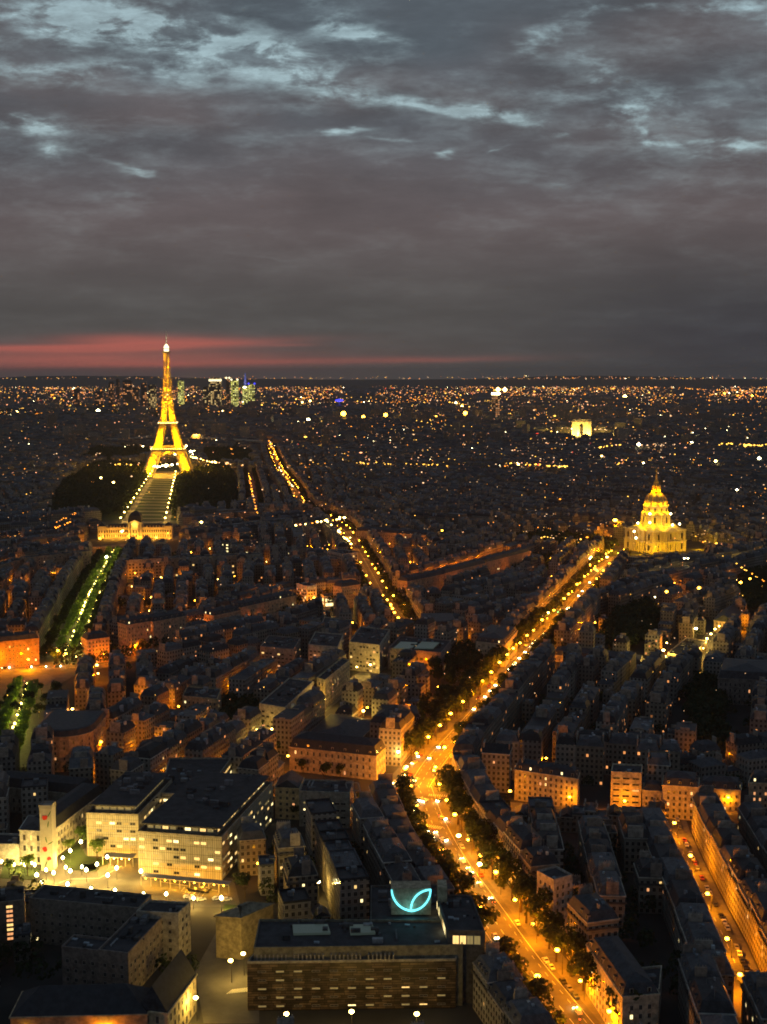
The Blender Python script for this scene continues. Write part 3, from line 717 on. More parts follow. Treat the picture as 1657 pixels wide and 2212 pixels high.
def panel_mat():
    m = bpy.data.materials.new('terracotta_panels'); m.use_nodes = True; t = m.node_tree; b = t.nodes['Principled BSDF']; h = NT(t)
    uv = N(t, 'ShaderNodeUVMap'); s = N(t, 'ShaderNodeSeparateXYZ'); t.links.new(uv.outputs[0], s.inputs[0])
    v_ = h.m('DIVIDE', s.outputs[1], .92); row = h.m('FLOOR', v_)
    def hsh(x, y, k):
        n = N(t, 'ShaderNodeTexWhiteNoise', noise_dimensions='3D'); t.links.new(h.comb(x, y, k), n.inputs['Vector']); return n.outputs['Value']
    wd = h.m('MULTIPLY_ADD', hsh(row, 0.0, 1.5), 3.6, 1.6); u_ = h.m('DIVIDE', h.m('MULTIPLY_ADD', hsh(row, 0.0, 2.5), 9.0, s.outputs[0]), wd); cell = h.m('FLOOR', u_)
    k = h.m('POWER', hsh(cell, row, 3.5), 1.6)
    gap = h.m('MULTIPLY', h.m('GREATER_THAN', h.m('FRACT', v_), .16), h.m('GREATER_THAN', h.m('FRACT', u_), .04))
    floor_ = h.m('MULTIPLY_ADD', h.m('LESS_THAN', h.m('FRACT', h.m('DIVIDE', s.outputs[1], 3.68)), .10), -.7, 1.0)
    n = h.m('MULTIPLY', h.m('MULTIPLY', gap, floor_), h.ramp(h.noise(uv.outputs[0], .18, 4, .6), .3, .7, .45, 1.3))
    c = h.mix(k, (.05, .035, .022), (.20, .14, .085)); v = N(t, 'ShaderNodeVectorMath', operation='SCALE'); t.links.new(c, v.inputs[0]); t.links.new(n, v.inputs['Scale']); t.links.new(v.outputs[0], b.inputs['Base Color']); return m
M['slat'] = slat_mat(); M['panels'] = panel_mat()
AP, OF = 'apartment_house', 'office_building'
def T(name, label, cat, A, B, Cc, vbot, **k):
    h = k.pop('h', None) or HH(A[0], A[1], vbot)
    return traced(name, label, cat, quad(A, B, Cc, h), h, **k)
# hospital on the forecourt
hs = dict(wallm='slat', bay=3.3, floor=3.75, win=(2.7, 1.5), lit=.28, dim=.5, roof='flat', litk=['w_lit2', 'w_lit', 'w_lit', 'w_dim'], rooftone=(.03, .033, .04))
rw, rwp, rwt = T('hospital_building', 'pale slatted hospital wing nearest the car park with a lamp-lit canopy along its foot', 'hospital', (297, 1799), (479, 1812), (590, 1692), 1888, **hs)
lw, lwp, lwt = T('hospital_building', 'pale slatted hospital wing with the glowing entrance porch, beside the painted chimney', 'hospital', (186, 1759), (299, 1763), (372, 1686), 1850, **hs)
hh_ = HH(297, 1799, 1888)
for root, poly, top, tone in ((rw, rwp, rwt, 0), (lw, lwp, lwt, 1)):      # setback top floor and plant on the roof
    inn = inset(poly, 3.2); b = MB(); b.tone = (.28, .26, .2); b.walls(inn, top - .8, top + 3.0, 0); part(root, 'attic_wall', b, ['plain'])
    ro = inset(poly, 1.4); b = MB(); b.prism(ro, top + 3.01, top + 3.5, 0, bottom=True); part(root, 'attic_roof', b, ['zincflat'])
    for i in range(len(inn)):
        p, q = inn[i], inn[(i + 1) % 4]
        if facing(p, q):
            L = math.hypot(q[0] - p[0], q[1] - p[1])
            for k in range(int(L / 3.6)): add_window(root, p, q, 1.9 + k * 3.6, top + 1.3, 3.0, 1.6, rnd.choice(['w_dim', 'w_dim', 'glass', 'w_lit2', 'w_lit']) if tone == 0 else 'w_dim')
    r9 = random.Random(5 + tone); a_ = math.atan2(poly[1][1] - poly[0][1], poly[1][0] - poly[0][0])
    for k in range(16):
        s_, t_ = r9.uniform(.2, .8), r9.uniform(.3, .92); x = poly[0][0] + (poly[1][0] - poly[0][0]) * s_ + (poly[3][0] - poly[0][0]) * t_; y = poly[0][1] + (poly[1][1] - poly[0][1]) * s_ + (poly[3][1] - poly[0][1]) * t_
        b = MB(); b.tone = r9.choice([(.05, .055, .065), (.10, .11, .12), (.2, .2, .21)]); b.box(x, y, top + 3.5, top + r9.uniform(4.3, 6), r9.uniform(1.5, 5), r9.uniform(1, 2.5), a_); part(root, 'roof_plant', b, ['plain'])
link, linkp, linkt = traced('hospital_building', 'dark roofed rear block joining the two slatted hospital wings', 'hospital', [G(345, 1716, hh_), G(440, 1722, hh_), G(500, 1640, hh_), G(366, 1640, hh_)], hh_, **dict(hs, lit=.5, litk=['w_lit2', 'w_lit', 'w_lit']))
# canopy along the foot of the right wing
ch_ = 4.2
def canopy(label, A, B, dep, n, litmat, mods=(1, 1)):
    a, b = G(*A, ch_), G(*B, ch_); L = math.hypot(b[0] - a[0], b[1] - a[1]); ux, uy = (b[0] - a[0]) / L, (b[1] - a[1]) / L; nx, ny = uy, -ux
    root = empty('canopy', (a[0], a[1], 0)); tag(root, label, 'canopy')
    q = MB(); q.prism(ccw([a, b, (b[0] + nx * dep, b[1] + ny * dep), (a[0] + nx * dep, a[1] + ny * dep)]), ch_, ch_ + .35, 0, bottom=True); part(root, 'canopy_roof', q, ['frame'])
    for i in range(n + 1):
        t = i / n * L; x, y = a[0] + ux * t + nx * (dep - .3), a[1] + uy * t + ny * (dep - .3)
        q = MB(); q.box(x, y, .2, ch_, .3, .3); part(root, 'post', q, ['frame'])
        if i < n:
            x += ux * L / n / 2; y += uy * L / n / 2; q = MB(); q.octa(x, y, ch_ - .45, .34); part(root, 'ceiling_lamp', q, [litmat])
            light(root, (x - a[0] + nx * .4, y - a[1] + ny * .4, ch_ - 1.0), 2200, (1.0, .42, .02), .3)
    return root
canopy('long low canopy with orange lamps in front of the hospital car park', (312, 1887), (500, 1905), 4.0, 9, 'e_sodium')
canopy('short entrance canopy glowing yellow between the hospital wings', (229, 1843), (294, 1846), 5.0, 4, 'e_warm')
# painted chimney tower
p0 = G(103, 1883); hch = HH(103, 1745, 1883)
root = empty('painted_tower', (p0[0], p0[1] + 3, 0)); tag(root, 'square white tower painted with red poppies in front of the hospital', 'tower')
b = MB(); b.box(p0[0], p0[1] + 3, .2, hch, 5.6, 5.6, R(-4)); part(root, 'shaft', b, ['white'])
b = MB(); b.walls(rect(p0[0], p0[1] + 3, R(-4), 6.0, 6.0), hch - .5, hch + 1.2); part(root, 'rim', b, ['frame'])
def disc(mb, x, y, z, rx, rz, n=9, tilt=0.0, seed=0):
    rr = random.Random(seed); pts = []
    for i in range(n):
        a = 2 * math.pi * i / n; k = rr.uniform(.78, 1.1); dx, dz = rx * k * math.cos(a), rz * k * math.sin(a); pts.append((x + dx * math.cos(tilt) - dz * math.sin(tilt), y, z + dx * math.sin(tilt) + dz * math.cos(tilt)))
    mb.face(pts)
fy = p0[1] + .02
for (fx, fz, s_, sd) in ((-.6, hch - 4.5, 1.5, 1), (-.9, hch * .36, 1.5, 2), (1.0, hch * .2, 1.2, 3)):
    b = MB()
    for k in range(4): disc(b, p0[0] + fx + rnd.uniform(-.5, .5), fy - .02 * k, fz + rnd.uniform(-.5, .5), s_ * .8, s_ * .6, 8, k * .8, sd * 9 + k)
    f_ = part(root, 'painted_poppy', b, ['redpaint'])
for (fx, fz, tl) in ((1.6, hch - 3, 1.1), (.9, hch - 8, 1.4), (-.2, hch * .5, 1.8), (1.7, hch * .45, .5), (-.6, hch * .12, 1.2)):
    b = MB(); disc(b, p0[0] + fx, fy - .01, fz, 1.7, .28, 8, tl, int(fz * 7)); part(root, 'painted_leaf', b, ['greenpaint'])
# old hospital buildings around it
T('hospital_annexe', 'white two-storey annexe with tall windows left of the painted tower', 'building', (42, 1792), (92, 1795), (110, 1765), 1866, walltone=(.62, .6, .52), bay=3.4, floor=5.2, win=(1.3, 2.8), lit=.22, roof='hip', rise=2.0, litk=['w_lit', 'w_lit2'])
T('hospital_annexe', 'low white extension at the foot of the annexe by the left edge', 'building', (-12, 1826), (42, 1828), (48, 1805), 1868, walltone=(.62, .6, .52), bay=3.4, floor=4.6, win=(1.3, 2.2), lit=.2, roof='flat')
T('hospital_wing', 'long white wing with rows of windows running back behind the painted tower', 'building', (119, 1788), (119.5, 1787), (226, 1709), 1852, walltone=(.58, .54, .44), bay=3.1, floor=4.0, win=(1.1, 2.2), lit=.04) if 0 else None
def strip(name, label, cat, P, Q, h, depth, side=1, **k):       # building on the line P->Q (eaves), body behind it
    a, b = G(*P, h), G(*Q, h); L = math.hypot(b[0] - a[0], b[1] - a[1]); nx, ny = -(b[1] - a[1]) / L * side, (b[0] - a[0]) / L * side
    return traced(name, label, cat, [a, b, (b[0] + nx * depth, b[1] + ny * depth), (a[0] + nx * depth, a[1] + ny * depth)], h, **k)
strip('hospital_wing', 'long white wing with rows of windows running back behind the painted tower', 'building', (119, 1790), (225, 1710), HH(119, 1790, 1853), 13, 1, walltone=(.58, .54, .44), bay=3.1, floor=4.2, win=(1.1, 2.2), lit=.04, roof='mansard', rise=4.5, roofm='slate', litk=['w_lit'])
strip('hospital_wing', 'long stone wing with an arcade of lit arches at its foot, left edge', 'building', (-15, 1697), (172, 1716), HH(60, 1703, 1757), 14, 1, walltone=(.36, .33, .27), bay=3.3, floor=4.4, win=(1.2, 2.3), lit=.05, ground_lit=0, roof='mansard', rise=4.5, roofm='slate', litk=['w_lit3'])
# dark angular building in front of the forecourt
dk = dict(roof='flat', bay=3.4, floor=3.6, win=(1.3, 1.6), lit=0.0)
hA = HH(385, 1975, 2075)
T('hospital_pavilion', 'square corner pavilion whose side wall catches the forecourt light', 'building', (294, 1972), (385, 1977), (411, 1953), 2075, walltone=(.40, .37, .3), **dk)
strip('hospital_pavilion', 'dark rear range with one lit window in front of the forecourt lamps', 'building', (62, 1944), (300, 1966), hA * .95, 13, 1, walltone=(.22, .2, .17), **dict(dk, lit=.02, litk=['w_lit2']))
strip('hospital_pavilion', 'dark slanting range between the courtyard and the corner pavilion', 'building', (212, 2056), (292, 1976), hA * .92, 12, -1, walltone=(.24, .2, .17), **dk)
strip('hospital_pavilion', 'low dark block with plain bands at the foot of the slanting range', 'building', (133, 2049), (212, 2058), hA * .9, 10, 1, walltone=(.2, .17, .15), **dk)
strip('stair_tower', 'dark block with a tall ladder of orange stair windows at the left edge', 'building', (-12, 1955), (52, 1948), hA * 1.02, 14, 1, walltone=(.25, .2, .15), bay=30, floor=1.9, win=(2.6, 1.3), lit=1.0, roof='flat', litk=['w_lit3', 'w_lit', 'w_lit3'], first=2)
T('storage_building', 'blank olive-walled building at the corner of the car park', 'building', (466, 1978), (520, 1982), (590, 1952), 2070, walltone=(.26, .22, .14), wins=False, roof='hip', rise=2.5, rooftone=(.26, .23, .16), roofm='plain')
# bottom left
strip('institute_building', 'long building with an orange-lit wall and wide slate roof at the bottom left corner', 'building', (22, 2197), (318, 2190), 14, 17, 1, walltone=(.45, .34, .2), bay=4.2, floor=4.6, win=(1.1, 2.4), lit=.12, roof='hip', rise=6.5, roofm='slate')
a, b_ = G(322, 2200, 13), G(364, 2186, 13)
strip('chapel_building', 'steep gabled building with a pale end wall beside the service road', 'building', (362, 2188), (424, 2104), 14, 11, 1, walltone=(.52, .46, .3), bay=3.6, floor=4.4, win=(1.1, 2.6), lit=0, roof='gable', rise=9, roofm='slate')
# office with the panelled front at the bottom
hF = HH(700, 2082, 2184)
pf, pfp, pft = T('panelled_office', 'wide office with a front of uneven terracotta panels, bottom centre', 'office building', (534, 2082), (985, 2076), (1000, 2040), 2184, wallm='panels', bay=6.5, floor=3.3, win=(3.0, .7), lit=.09, dim=.3, roof='flat', maxw=70, litk=['w_lit2', 'w_lit'])
h2 = hF + 4.5
a_, b2 = G(600, 2050, h2), G(1000, 2046, h2)
up = traced('upper_office', 'black-roofed upper block with two pale skylights behind the terracotta front', 'office building', [G(548, 2052, h2), G(1000, 2046, h2), G(990, 1992, h2), G(560, 1990, h2)], h2, roof='flat', walltone=(.20, .19, .14), bay=9, floor=3.6, win=(8.4, 2.6), lit=0, dim=1.0, first=6, z0=hF - 18.0 if 0 else 0.0, rooftone=(.02, .022, .026))[0]
for us in ((634, 714), (757, 811)):
    q = MB(); q.prism(ccw([G(us[0], 2017, h2 + 1), G(us[1], 2015, h2 + 1), G(us[1] - 6, 1997, h2 + 1), G(us[0] - 2, 1998, h2 + 1)]), h2 + .3, h2 + 1.2); part(up, 'skylight', q, ['w_sky'])
for i in range(34):                        # white fins along the terrace
    if i % 9 == 8: continue
    x, y = G(556 + i * 8.9, 2074, hF + .1); q = MB(); q.box(x, y, hF + .1, hF + 2.7, .45, 2.6, R(0)); part(pf, 'fin', q, ['frame'])
# rooftop sign: two curved strokes of cyan neon on a beige box
hS = 24.0
sb_, sp_, st_ = T('sign_building', 'low dark office block carrying the neon sign on its roof', 'office building', (800, 1992), (975, 1990), (965, 1915), 0, h=hS - 2, roof='flat', walltone=(.12, .12, .11), wins=False)
s0, s1 = G(845, 1970, hS), G(974, 1970, hS); zt = ZAT(845, 1919, s0[1])
sx = lambda u: s0[0] + (s1[0] - s0[0]) * (u - 845) / 129.0
sz = lambda v: hS + (zt - hS) * (1970 - v) / 51.0
sign = empty('rooftop_sign', (s0[0], s0[1], hS - 1.1)); tag(sign, 'glowing cyan neon outline of a leaf in a bowl curve on a beige rooftop box', 'sign')
q = MB(); q.tone = (.42, .36, .24); q.prism(ccw([(s0[0], s0[1]), (sx(931), s0[1]), (sx(931), s0[1] + 7), (s0[0], s0[1] + 7)]), hS - 1.1, zt, 0); part(sign, 'backing_box', q, ['plain'])
q = MB(); q.tone = (.42, .38, .26); q.prism(ccw([(sx(946), s0[1] + 1), (sx(966), s0[1] + 1), (sx(966), s0[1] + 8), (sx(946), s0[1] + 8)]), hS - 1.1, zt, 0); part(sign, 'side_box', q, ['plain'])
def bez(p, n=18):
    out = []
    for i in range(n + 1):
        t = i / n; k = [(1 - t) ** 3, 3 * t * (1 - t) ** 2, 3 * t * t * (1 - t), t ** 3]
        out.append((sum(k[j] * p[j][0] for j in range(4)), sum(k[j] * p[j][1] for j in range(4))))
    return out
for pts in (bez([(846, 1922), (848, 1944), (862, 1963), (888, 1967)]) + bez([(888, 1967), (912, 1966), (930, 1945), (930, 1921)])[1:], bez([(888, 1967), (886, 1946), (900, 1923), (930, 1921)])):
    q = MB(); w3 = [(sx(u), s0[1] - .3, sz(v)) for u, v in pts]
    for a, b in zip(w3, w3[1:]):
        a_ = math.atan2(b[2] - a[2], b[0] - a[0]); e = .08; q.beam((a[0] - math.cos(a_) * e, a[1], a[2] - math.sin(a_) * e), (b[0] + math.cos(a_) * e, b[1], b[2] + math.sin(a_) * e), .55)
    part(sign, 'neon_tube', q, ['e_cyan'])
light(sign, (sx(888) - s0[0], -2.5, 3.5), 260, (.2, .8, .9), 1.5)
T('glass_office', 'office top with a bright band of glazing beside the boulevard trees', 'office building', (968, 2014), (1048, 2016), (1018, 1938), 0, h=27, roof='flat', walltone=(.10, .10, .1), bay=2.6, floor=4.4, win=(2.4, 3.4), lit=1.0, first=5, litk=['w_lit', 'w_lit2', 'w_dim'], maxw=14)
T(AP, 'beige flats with strip balconies and a pointed attic left of the white fire stair', 'building', (646, 1712), (756, 1716), (764, 1690), 1785, roof='flat', walltone=(.34, .32, .26), bay=3.2, floor=3.6, win=(2.6, 1.2), lit=.08, dim=.2, litk=['w_lit2'])
T(AP, 'narrow flats with a gabled loft and warm windows beside the hospital corner', 'building', (594, 1700), (646, 1703), (656, 1680), 1768, roof='gable', walltone=(.5, .42, .25), bay=3.4, floor=3.2, win=(1.4, 1.6), lit=.12)
strip(AP, 'slate-roofed range with a tall arched dormer behind the strip-balcony flats', 'building', (640, 1708), (760, 1712), HH(700, 1712, 1785) + .5, 16, 1, walltone=(.2, .2, .2), wins=False, roof='mansard', rise=7, roofm='slate') if 0 else None
# white fire stair
fs = empty('fire_stair', (*G(790, 1790), 0)); tag(fs, 'white steel fire stair climbing the wall right of the strip-balcony flats', 'stair')
ax, ay = G(775, 1795); 
for i in range(3):
    q = MB(); q.beam((ax + i * 3.5, ay, 0), (ax - 7 + i * 3.2, ay + 14, 20), .5); part(fs, 'stringer', q, ['frame'])
for i in range(7):
    t = i / 6; q = MB(); q.beam((ax - 7 * t, ay + 14 * t, 20 * t + .3), (ax + 7 - 7.6 * t, ay + 14 * t, 20 * t + .3), .4); part(fs, 'landing', q, ['frame'])
# institute and its yard, centre left
T('school_building', 'long old school with an orange-lit end wall and dormered slate roof', 'school', (625, 1613), (813, 1633), (833, 1614), 1665, walltone=(.44, .36, .24), bay=3.8, floor=4.6, win=(1.2, 2.3), lit=.03, roof='mansard', rise=5, roofm='slate', dorm=2)
T('school_building', 'wide grey-roofed school hall behind the orange-lit school', 'school', (660, 1590), (770, 1606), (818, 1556), 1622, walltone=(.3, .25, .18), bay=4, floor=4.6, win=(1.2, 2.3), lit=0, roof='hip', rise=4)
T('school_building', 'ochre school wing with two rows of windows facing the dark garden', 'school', (820, 1554), (910, 1558), (905, 1536), 1595, walltone=(.46, .38, .24), bay=3.6, floor=4.6, win=(1.2, 2.3), lit=0, roof='mansard', rise=4, roofm='slate', dorm=3)
md = dict(roof='flat', walltone=(.45, .4, .32), bay=3.4, floor=3.0, win=(2.2, 1.4), lit=.05, litk=['w_lit3', 'w_lit'])
T(AP, 'modern slab of flats with a blank pale end wall above the small crossroads', 'building', (560, 1522), (616, 1531), (677, 1474), 1590, **md)
T(AP, 'flats with floodlit pilasters along the narrow yellow-lit street', 'building', (684, 1466), (702, 1472), (756, 1428), 1525, **dict(md, walltone=(.6, .5, .3), win=(1.2, 2.2)))
T(AP, 'white grid-fronted block with a lit street side near the crossroads', 'building', (754, 1388), (820, 1396), (842, 1362), 1447, **dict(md, win=(2.0, 1.7), bay=2.9))
T(AP, 'twin flats with two blank pale gable walls and a dark recess between', 'building', (666, 1394), (730, 1400), (742, 1372), 1460, **md)
T(AP, 'flats with one big glowing window left of the pale gable walls', 'building', (562, 1398), (634, 1405), (650, 1380), 1455, **dict(md, walltone=(.3, .26, .22), lit=.12))
T(AP, 'tall flats with pale balconies behind the grid-fronted block', 'building', (690, 1360), (752, 1366), (760, 1340), 1400, **md)
mhr = T('market_hall', 'low hall with two pale skylights in its grey roof by the garden', 'hall', (838, 1402), (953, 1412), (975, 1385), 1446, walltone=(.3, .24, .22), bay=4, floor=4.2, win=(2.4, 2.4), lit=.03, roof='flat', dim=.2)
mh = HH(838, 1402, 1446)
for us in ((850, 888), (895, 935)):
    q = MB(); q.prism(ccw([G(us[0], 1400, mh + 1.5), G(us[1], 1401, mh + 1.5), G(us[1] + 14, 1388, mh + 1.5), G(us[0] + 16, 1386, mh + 1.5)]), mh + .9, mh + 1.6)
    part(mhr[0], 'roof_light', q, ['w_sky'])
def round_house(label, cpx, r_px, vtop, vbot, a0, a1, tone, lit, floors):
    h = HH(cpx, vtop, vbot); c0 = G(cpx, vtop, h); rr_ = r_px * MPP(vbot); cyy = c0[1] + rr_
    pts = [(c0[0] + rr_ * math.cos(R(t)), cyy + rr_ * math.sin(R(t))) for t in np.linspace(a0, a1, 11)]
    pts += [(pts[-1][0], cyy + rr_ * 1.6), (pts[0][0], cyy + rr_ * 1.6)] if a1 - a0 < 300 else []
    return traced(AP, label, 'building', pts, h, walltone=tone, bay=2.6, floor=3.1, win=(1.1, 1.8), lit=lit, roof='mansard', rise=3.2)
round_house('rounded corner block with stacked curving balconies beside the garden', 947, 38, 1352, 1400, 180, 360, (.45, .36, .28), .04, 5)
round_house('rounded corner house above the tree-filled avenue at the left', 128, 62, 1592, 1668, 180, 360, (.42, .33, .22), .03, 6)
T(AP, 'block with a lit ground floor where the garden meets the boulevard', 'building', (1028, 1385), (1092, 1392), (1118, 1362), 1434, walltone=(.48, .4, .28), bay=2.8, floor=3.2, lit=.03, roof='mansard', chim=3, dorm=2)
# rows facing us at the lower right, lit from the hidden street
hn = dict(walltone=(.5, .44, .32), bay=2.9, floor=3.2, lit=.04)
T(AP, 'orange-lit row with two balcony bands right of the boulevard', 'building', (1112, 1662), (1248, 1682), (1252, 1668), 1728, chim=4, dorm=2, **hn)
T(AP, 'cream block of five balcony floors glowing above the street corner', 'building', (1320, 1670), (1386, 1673), (1388, 1655), 1750, **dict(hn, roof='flat', bay=5, win=(3.6, 1.1), lit=.06))
T(AP, 'short lit row between the five-floor cream block and the end house', 'building', (1388, 1706), (1430, 1709), (1434, 1695), 1755, **dict(hn, roof='mansard', rise=2.6))
T(AP, 'end house closing the narrow golden street', 'building', (1431, 1695), (1508, 1700), (1510, 1680), 1768, dorm=2, **hn)
T(AP, 'dim houses with dormers right of the golden street end', 'building', (1509, 1702), (1600, 1706), (1602, 1690), 1750, dorm=2, **dict(hn, walltone=(.36, .33, .28), lit=.08))
T(AP, 'house with three orange windows at the right edge', 'building', (1618, 1690), (1668, 1692), (1672, 1676), 1745, dorm=2, **dict(hn, lit=.2, litk=['w_lit3']))
T(AP, 'tapering corner house with banded balconies at the bottom of the boulevard', 'building', (1345, 2150), (1425, 2142), (1430, 2090), 2222, **dict(hn, walltone=(.5, .44, .34), bay=3.6, win=(2.6, 1.4), roof='flat'))
strip(AP, 'long balconied front running down to the bottom of the boulevard', 'building', (1345, 2152), (1268, 2040), 19, 13, -1, **dict(hn, roof='mansard', bay=3.2, dorm=2))
strip(AP, 'narrow white end wall with four balconies above the boulevard trees', 'building', (1160, 1885), (1196, 1905), 24, 10, 1, **dict(hn, walltone=(.42, .39, .34), roof='flat', lit=0))
# barracks and yards right of the long boulevard
wb = dict(walltone=(.56, .46, .34), bay=3.2, floor=3.4, win=(1.1, 1.6), lit=.03)
T('barracks_building', 'long low cream row with dark dormers near the boulevard kerb lamps', 'building', (1195, 1414), (1290, 1424), (1294, 1413), 1428, dorm=2, **dict(wb, roof='mansard'))
T('barracks_building', 'long low cream row continuing right to the glowing yard', 'building', (1291, 1424), (1388, 1438), (1392, 1424), 1444, dorm=2, **dict(wb, roof='mansard', lit=.1))
T('barracks_building', 'small bright cream house at the mouth of the glowing yard', 'building', (1422, 1436), (1462, 1441), (1468, 1428), 1455, dorm=1, **dict(wb, roof='mansard'))
T('barracks_building', 'flat dark-roofed wing with a pale parapet behind the glowing yard', 'building', (1442, 1412), (1490, 1420), (1528, 1386), 1432, **dict(wb, roof='flat', wins=False))
T('barracks_building', 'orange-lit gabled house beyond the barracks street', 'building', (1542, 1340), (1586, 1346), (1604, 1322), 1366, **dict(wb, roof='gable', walltone=(.5, .36, .22)))
T('barracks_building', 'row of lit houses right of the barracks street', 'building', (1519, 1428), (1564, 1436), (1572, 1420), 1456, dorm=1, **dict(wb, roof='mansard'))
T('ministry_building', 'broad dim building with a regular grid of tall windows at the right edge', 'building', (1551, 1464), (1668, 1470), (1672, 1440), 1520, walltone=(.2, .18, .16), bay=3.2, floor=4, win=(1.2, 2.4), lit=.01, roof='mansard', rise=5)
T(AP, 'cream hotel-like block right of the far boulevard', 'building', (1309, 1272), (1345, 1277), (1368, 1266), 1298, walltone=(.5, .44, .3), bay=3.4, floor=3.2, lit=.02, roof='mansard')
# long institutional rows, middle left
strip('ministry_building', 'long brown-lit office row with a grid of windows above the left avenue', 'building', (56, 1206), (196, 1191), 24, 15, 1, walltone=(.42, .30, .2), bay=3.2, floor=3.3, win=(1.5, 1.8), lit=.01, roof='flat', maxw=70)
strip('ministry_building', 'curved-looking front end of the brown-lit office row by the left edge', 'building', (-20, 1228), (55, 1207), 22, 14, 1, walltone=(.36, .26, .18), bay=3.4, floor=3.3, win=(1.5, 1.8), lit=.01, roof='flat', maxw=40)
strip('ministry_building', 'long pale office row with dark square windows right of the left avenue', 'building', (267, 1212), (366, 1206), 21, 15, 1, walltone=(.42, .37, .28), bay=3.8, floor=3.6, win=(2.2, 2.0), lit=.01, roof='flat', maxw=70)
strip('ministry_building', 'long pale office row with a few yellow windows, continuing right', 'building', (367, 1207), (566, 1198), 21, 15, 1, walltone=(.36, .33, .26), bay=3.8, floor=3.6, win=(2.2, 2.0), lit=.09, roof='flat', maxw=90, litk=['w_lit2', 'w_lit'])
strip('office_building', 'low office with a bright strip of yellow ceiling-lit windows', 'office building', (440, 1168), (505, 1174), 13, 20, 1, walltone=(.3, .28, .22), bay=4, floor=4, win=(3.4, 1.8), lit=.65, roof='flat', litk=['w_lit2', 'w_lit'])
strip('office_building', 'dim office beside the bright strip of yellow windows', 'office building', (507, 1178), (640, 1190), 14, 20, 1, walltone=(.25, .23, .2), bay=4, floor=4, win=(3.0, 1.6), lit=.12, roof='flat', maxw=60)
strip('office_building', 'pale office with a square window grid beside the lamp-lit avenue', 'office building', (706, 1190), (738, 1198), 22, 22, 1, walltone=(.5, .45, .36), bay=3.4, floor=3.4, win=(2.2, 2.0), lit=.05, roof='flat')
strip(AP, 'floodlit stone row above the crossing of the middle avenue', 'building', (862, 1152), (926, 1156), 20, 14, 1, walltone=(.5, .42, .26), bay=3, floor=3.4, lit=.02, roof='mansard')
strip(AP, 'dim stone row left of the floodlit stone row', 'building', (768, 1146), (860, 1152), 20, 14, 1, walltone=(.42, .34, .24), bay=3, floor=3.4, lit=.02, roof='mansard')
# brick-red lit row along the viaduct boulevard
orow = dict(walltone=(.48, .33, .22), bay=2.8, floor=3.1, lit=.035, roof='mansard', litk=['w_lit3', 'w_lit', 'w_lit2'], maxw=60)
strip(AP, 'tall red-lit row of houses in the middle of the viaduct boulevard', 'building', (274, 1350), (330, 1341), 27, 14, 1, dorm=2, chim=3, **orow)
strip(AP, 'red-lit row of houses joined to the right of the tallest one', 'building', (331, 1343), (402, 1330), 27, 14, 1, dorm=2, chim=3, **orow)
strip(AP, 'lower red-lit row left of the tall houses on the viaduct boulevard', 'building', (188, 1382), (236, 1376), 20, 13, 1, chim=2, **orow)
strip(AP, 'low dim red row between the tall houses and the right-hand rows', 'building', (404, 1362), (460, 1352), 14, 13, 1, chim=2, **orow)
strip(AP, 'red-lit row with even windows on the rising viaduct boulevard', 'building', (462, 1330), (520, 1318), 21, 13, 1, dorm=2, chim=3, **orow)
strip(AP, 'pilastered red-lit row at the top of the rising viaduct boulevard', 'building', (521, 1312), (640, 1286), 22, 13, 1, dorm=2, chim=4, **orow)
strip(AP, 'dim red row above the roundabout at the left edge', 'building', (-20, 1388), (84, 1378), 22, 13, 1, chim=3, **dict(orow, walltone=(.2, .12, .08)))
strip('church_hall', 'white building with open square frames above the viaduct boulevard', 'building', (640, 1262), (662, 1268), 22, 12, 1, walltone=(.62, .6, .5), bay=3, floor=3.2, win=(2, 2), lit=.1, roof='flat')
strip('shop_building', 'low building with a blazing white shop front beside the avenue crossing', 'shop', (700, 1290), (736, 1288), 10, 14, 1, walltone=(.5, .5, .4), bay=3.6, floor=4.4, win=(3.4, 3.2), lit=1.0, roof='flat', litk=['w_lit2'])
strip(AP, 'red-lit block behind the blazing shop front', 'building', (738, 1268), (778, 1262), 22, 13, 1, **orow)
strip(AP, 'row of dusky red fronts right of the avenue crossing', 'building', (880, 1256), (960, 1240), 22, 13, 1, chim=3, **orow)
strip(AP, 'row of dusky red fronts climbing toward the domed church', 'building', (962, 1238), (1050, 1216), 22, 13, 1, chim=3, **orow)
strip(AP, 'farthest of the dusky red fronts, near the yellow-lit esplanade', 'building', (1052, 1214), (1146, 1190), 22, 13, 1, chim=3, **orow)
# left middle
T(AP, 'ochre block with one wide warm window left of the modern slab', 'building', (394, 1506), (470, 1512), (478, 1490), 1562, walltone=(.42, .33, .2), bay=3, floor=3.2, lit=.05, roof='flat', litk=['w_lit2', 'w_lit3'])
T(AP, 'cream-fronted low row with dormers behind the slatted hospital', 'building', (175, 1650), (294, 1650), (296, 1636), 1682, walltone=(.56, .46, .3), bay=3, floor=3.2, lit=.03, roof='mansard', dorm=2)
T(AP, 'taller cream house whose bare gable rises over the hospital roof', 'building', (294, 1624), (362, 1620), (368, 1606), 1668, walltone=(.5, .43, .3), bay=3, floor=3.2, lit=.03, roof='mansard', dorm=2)

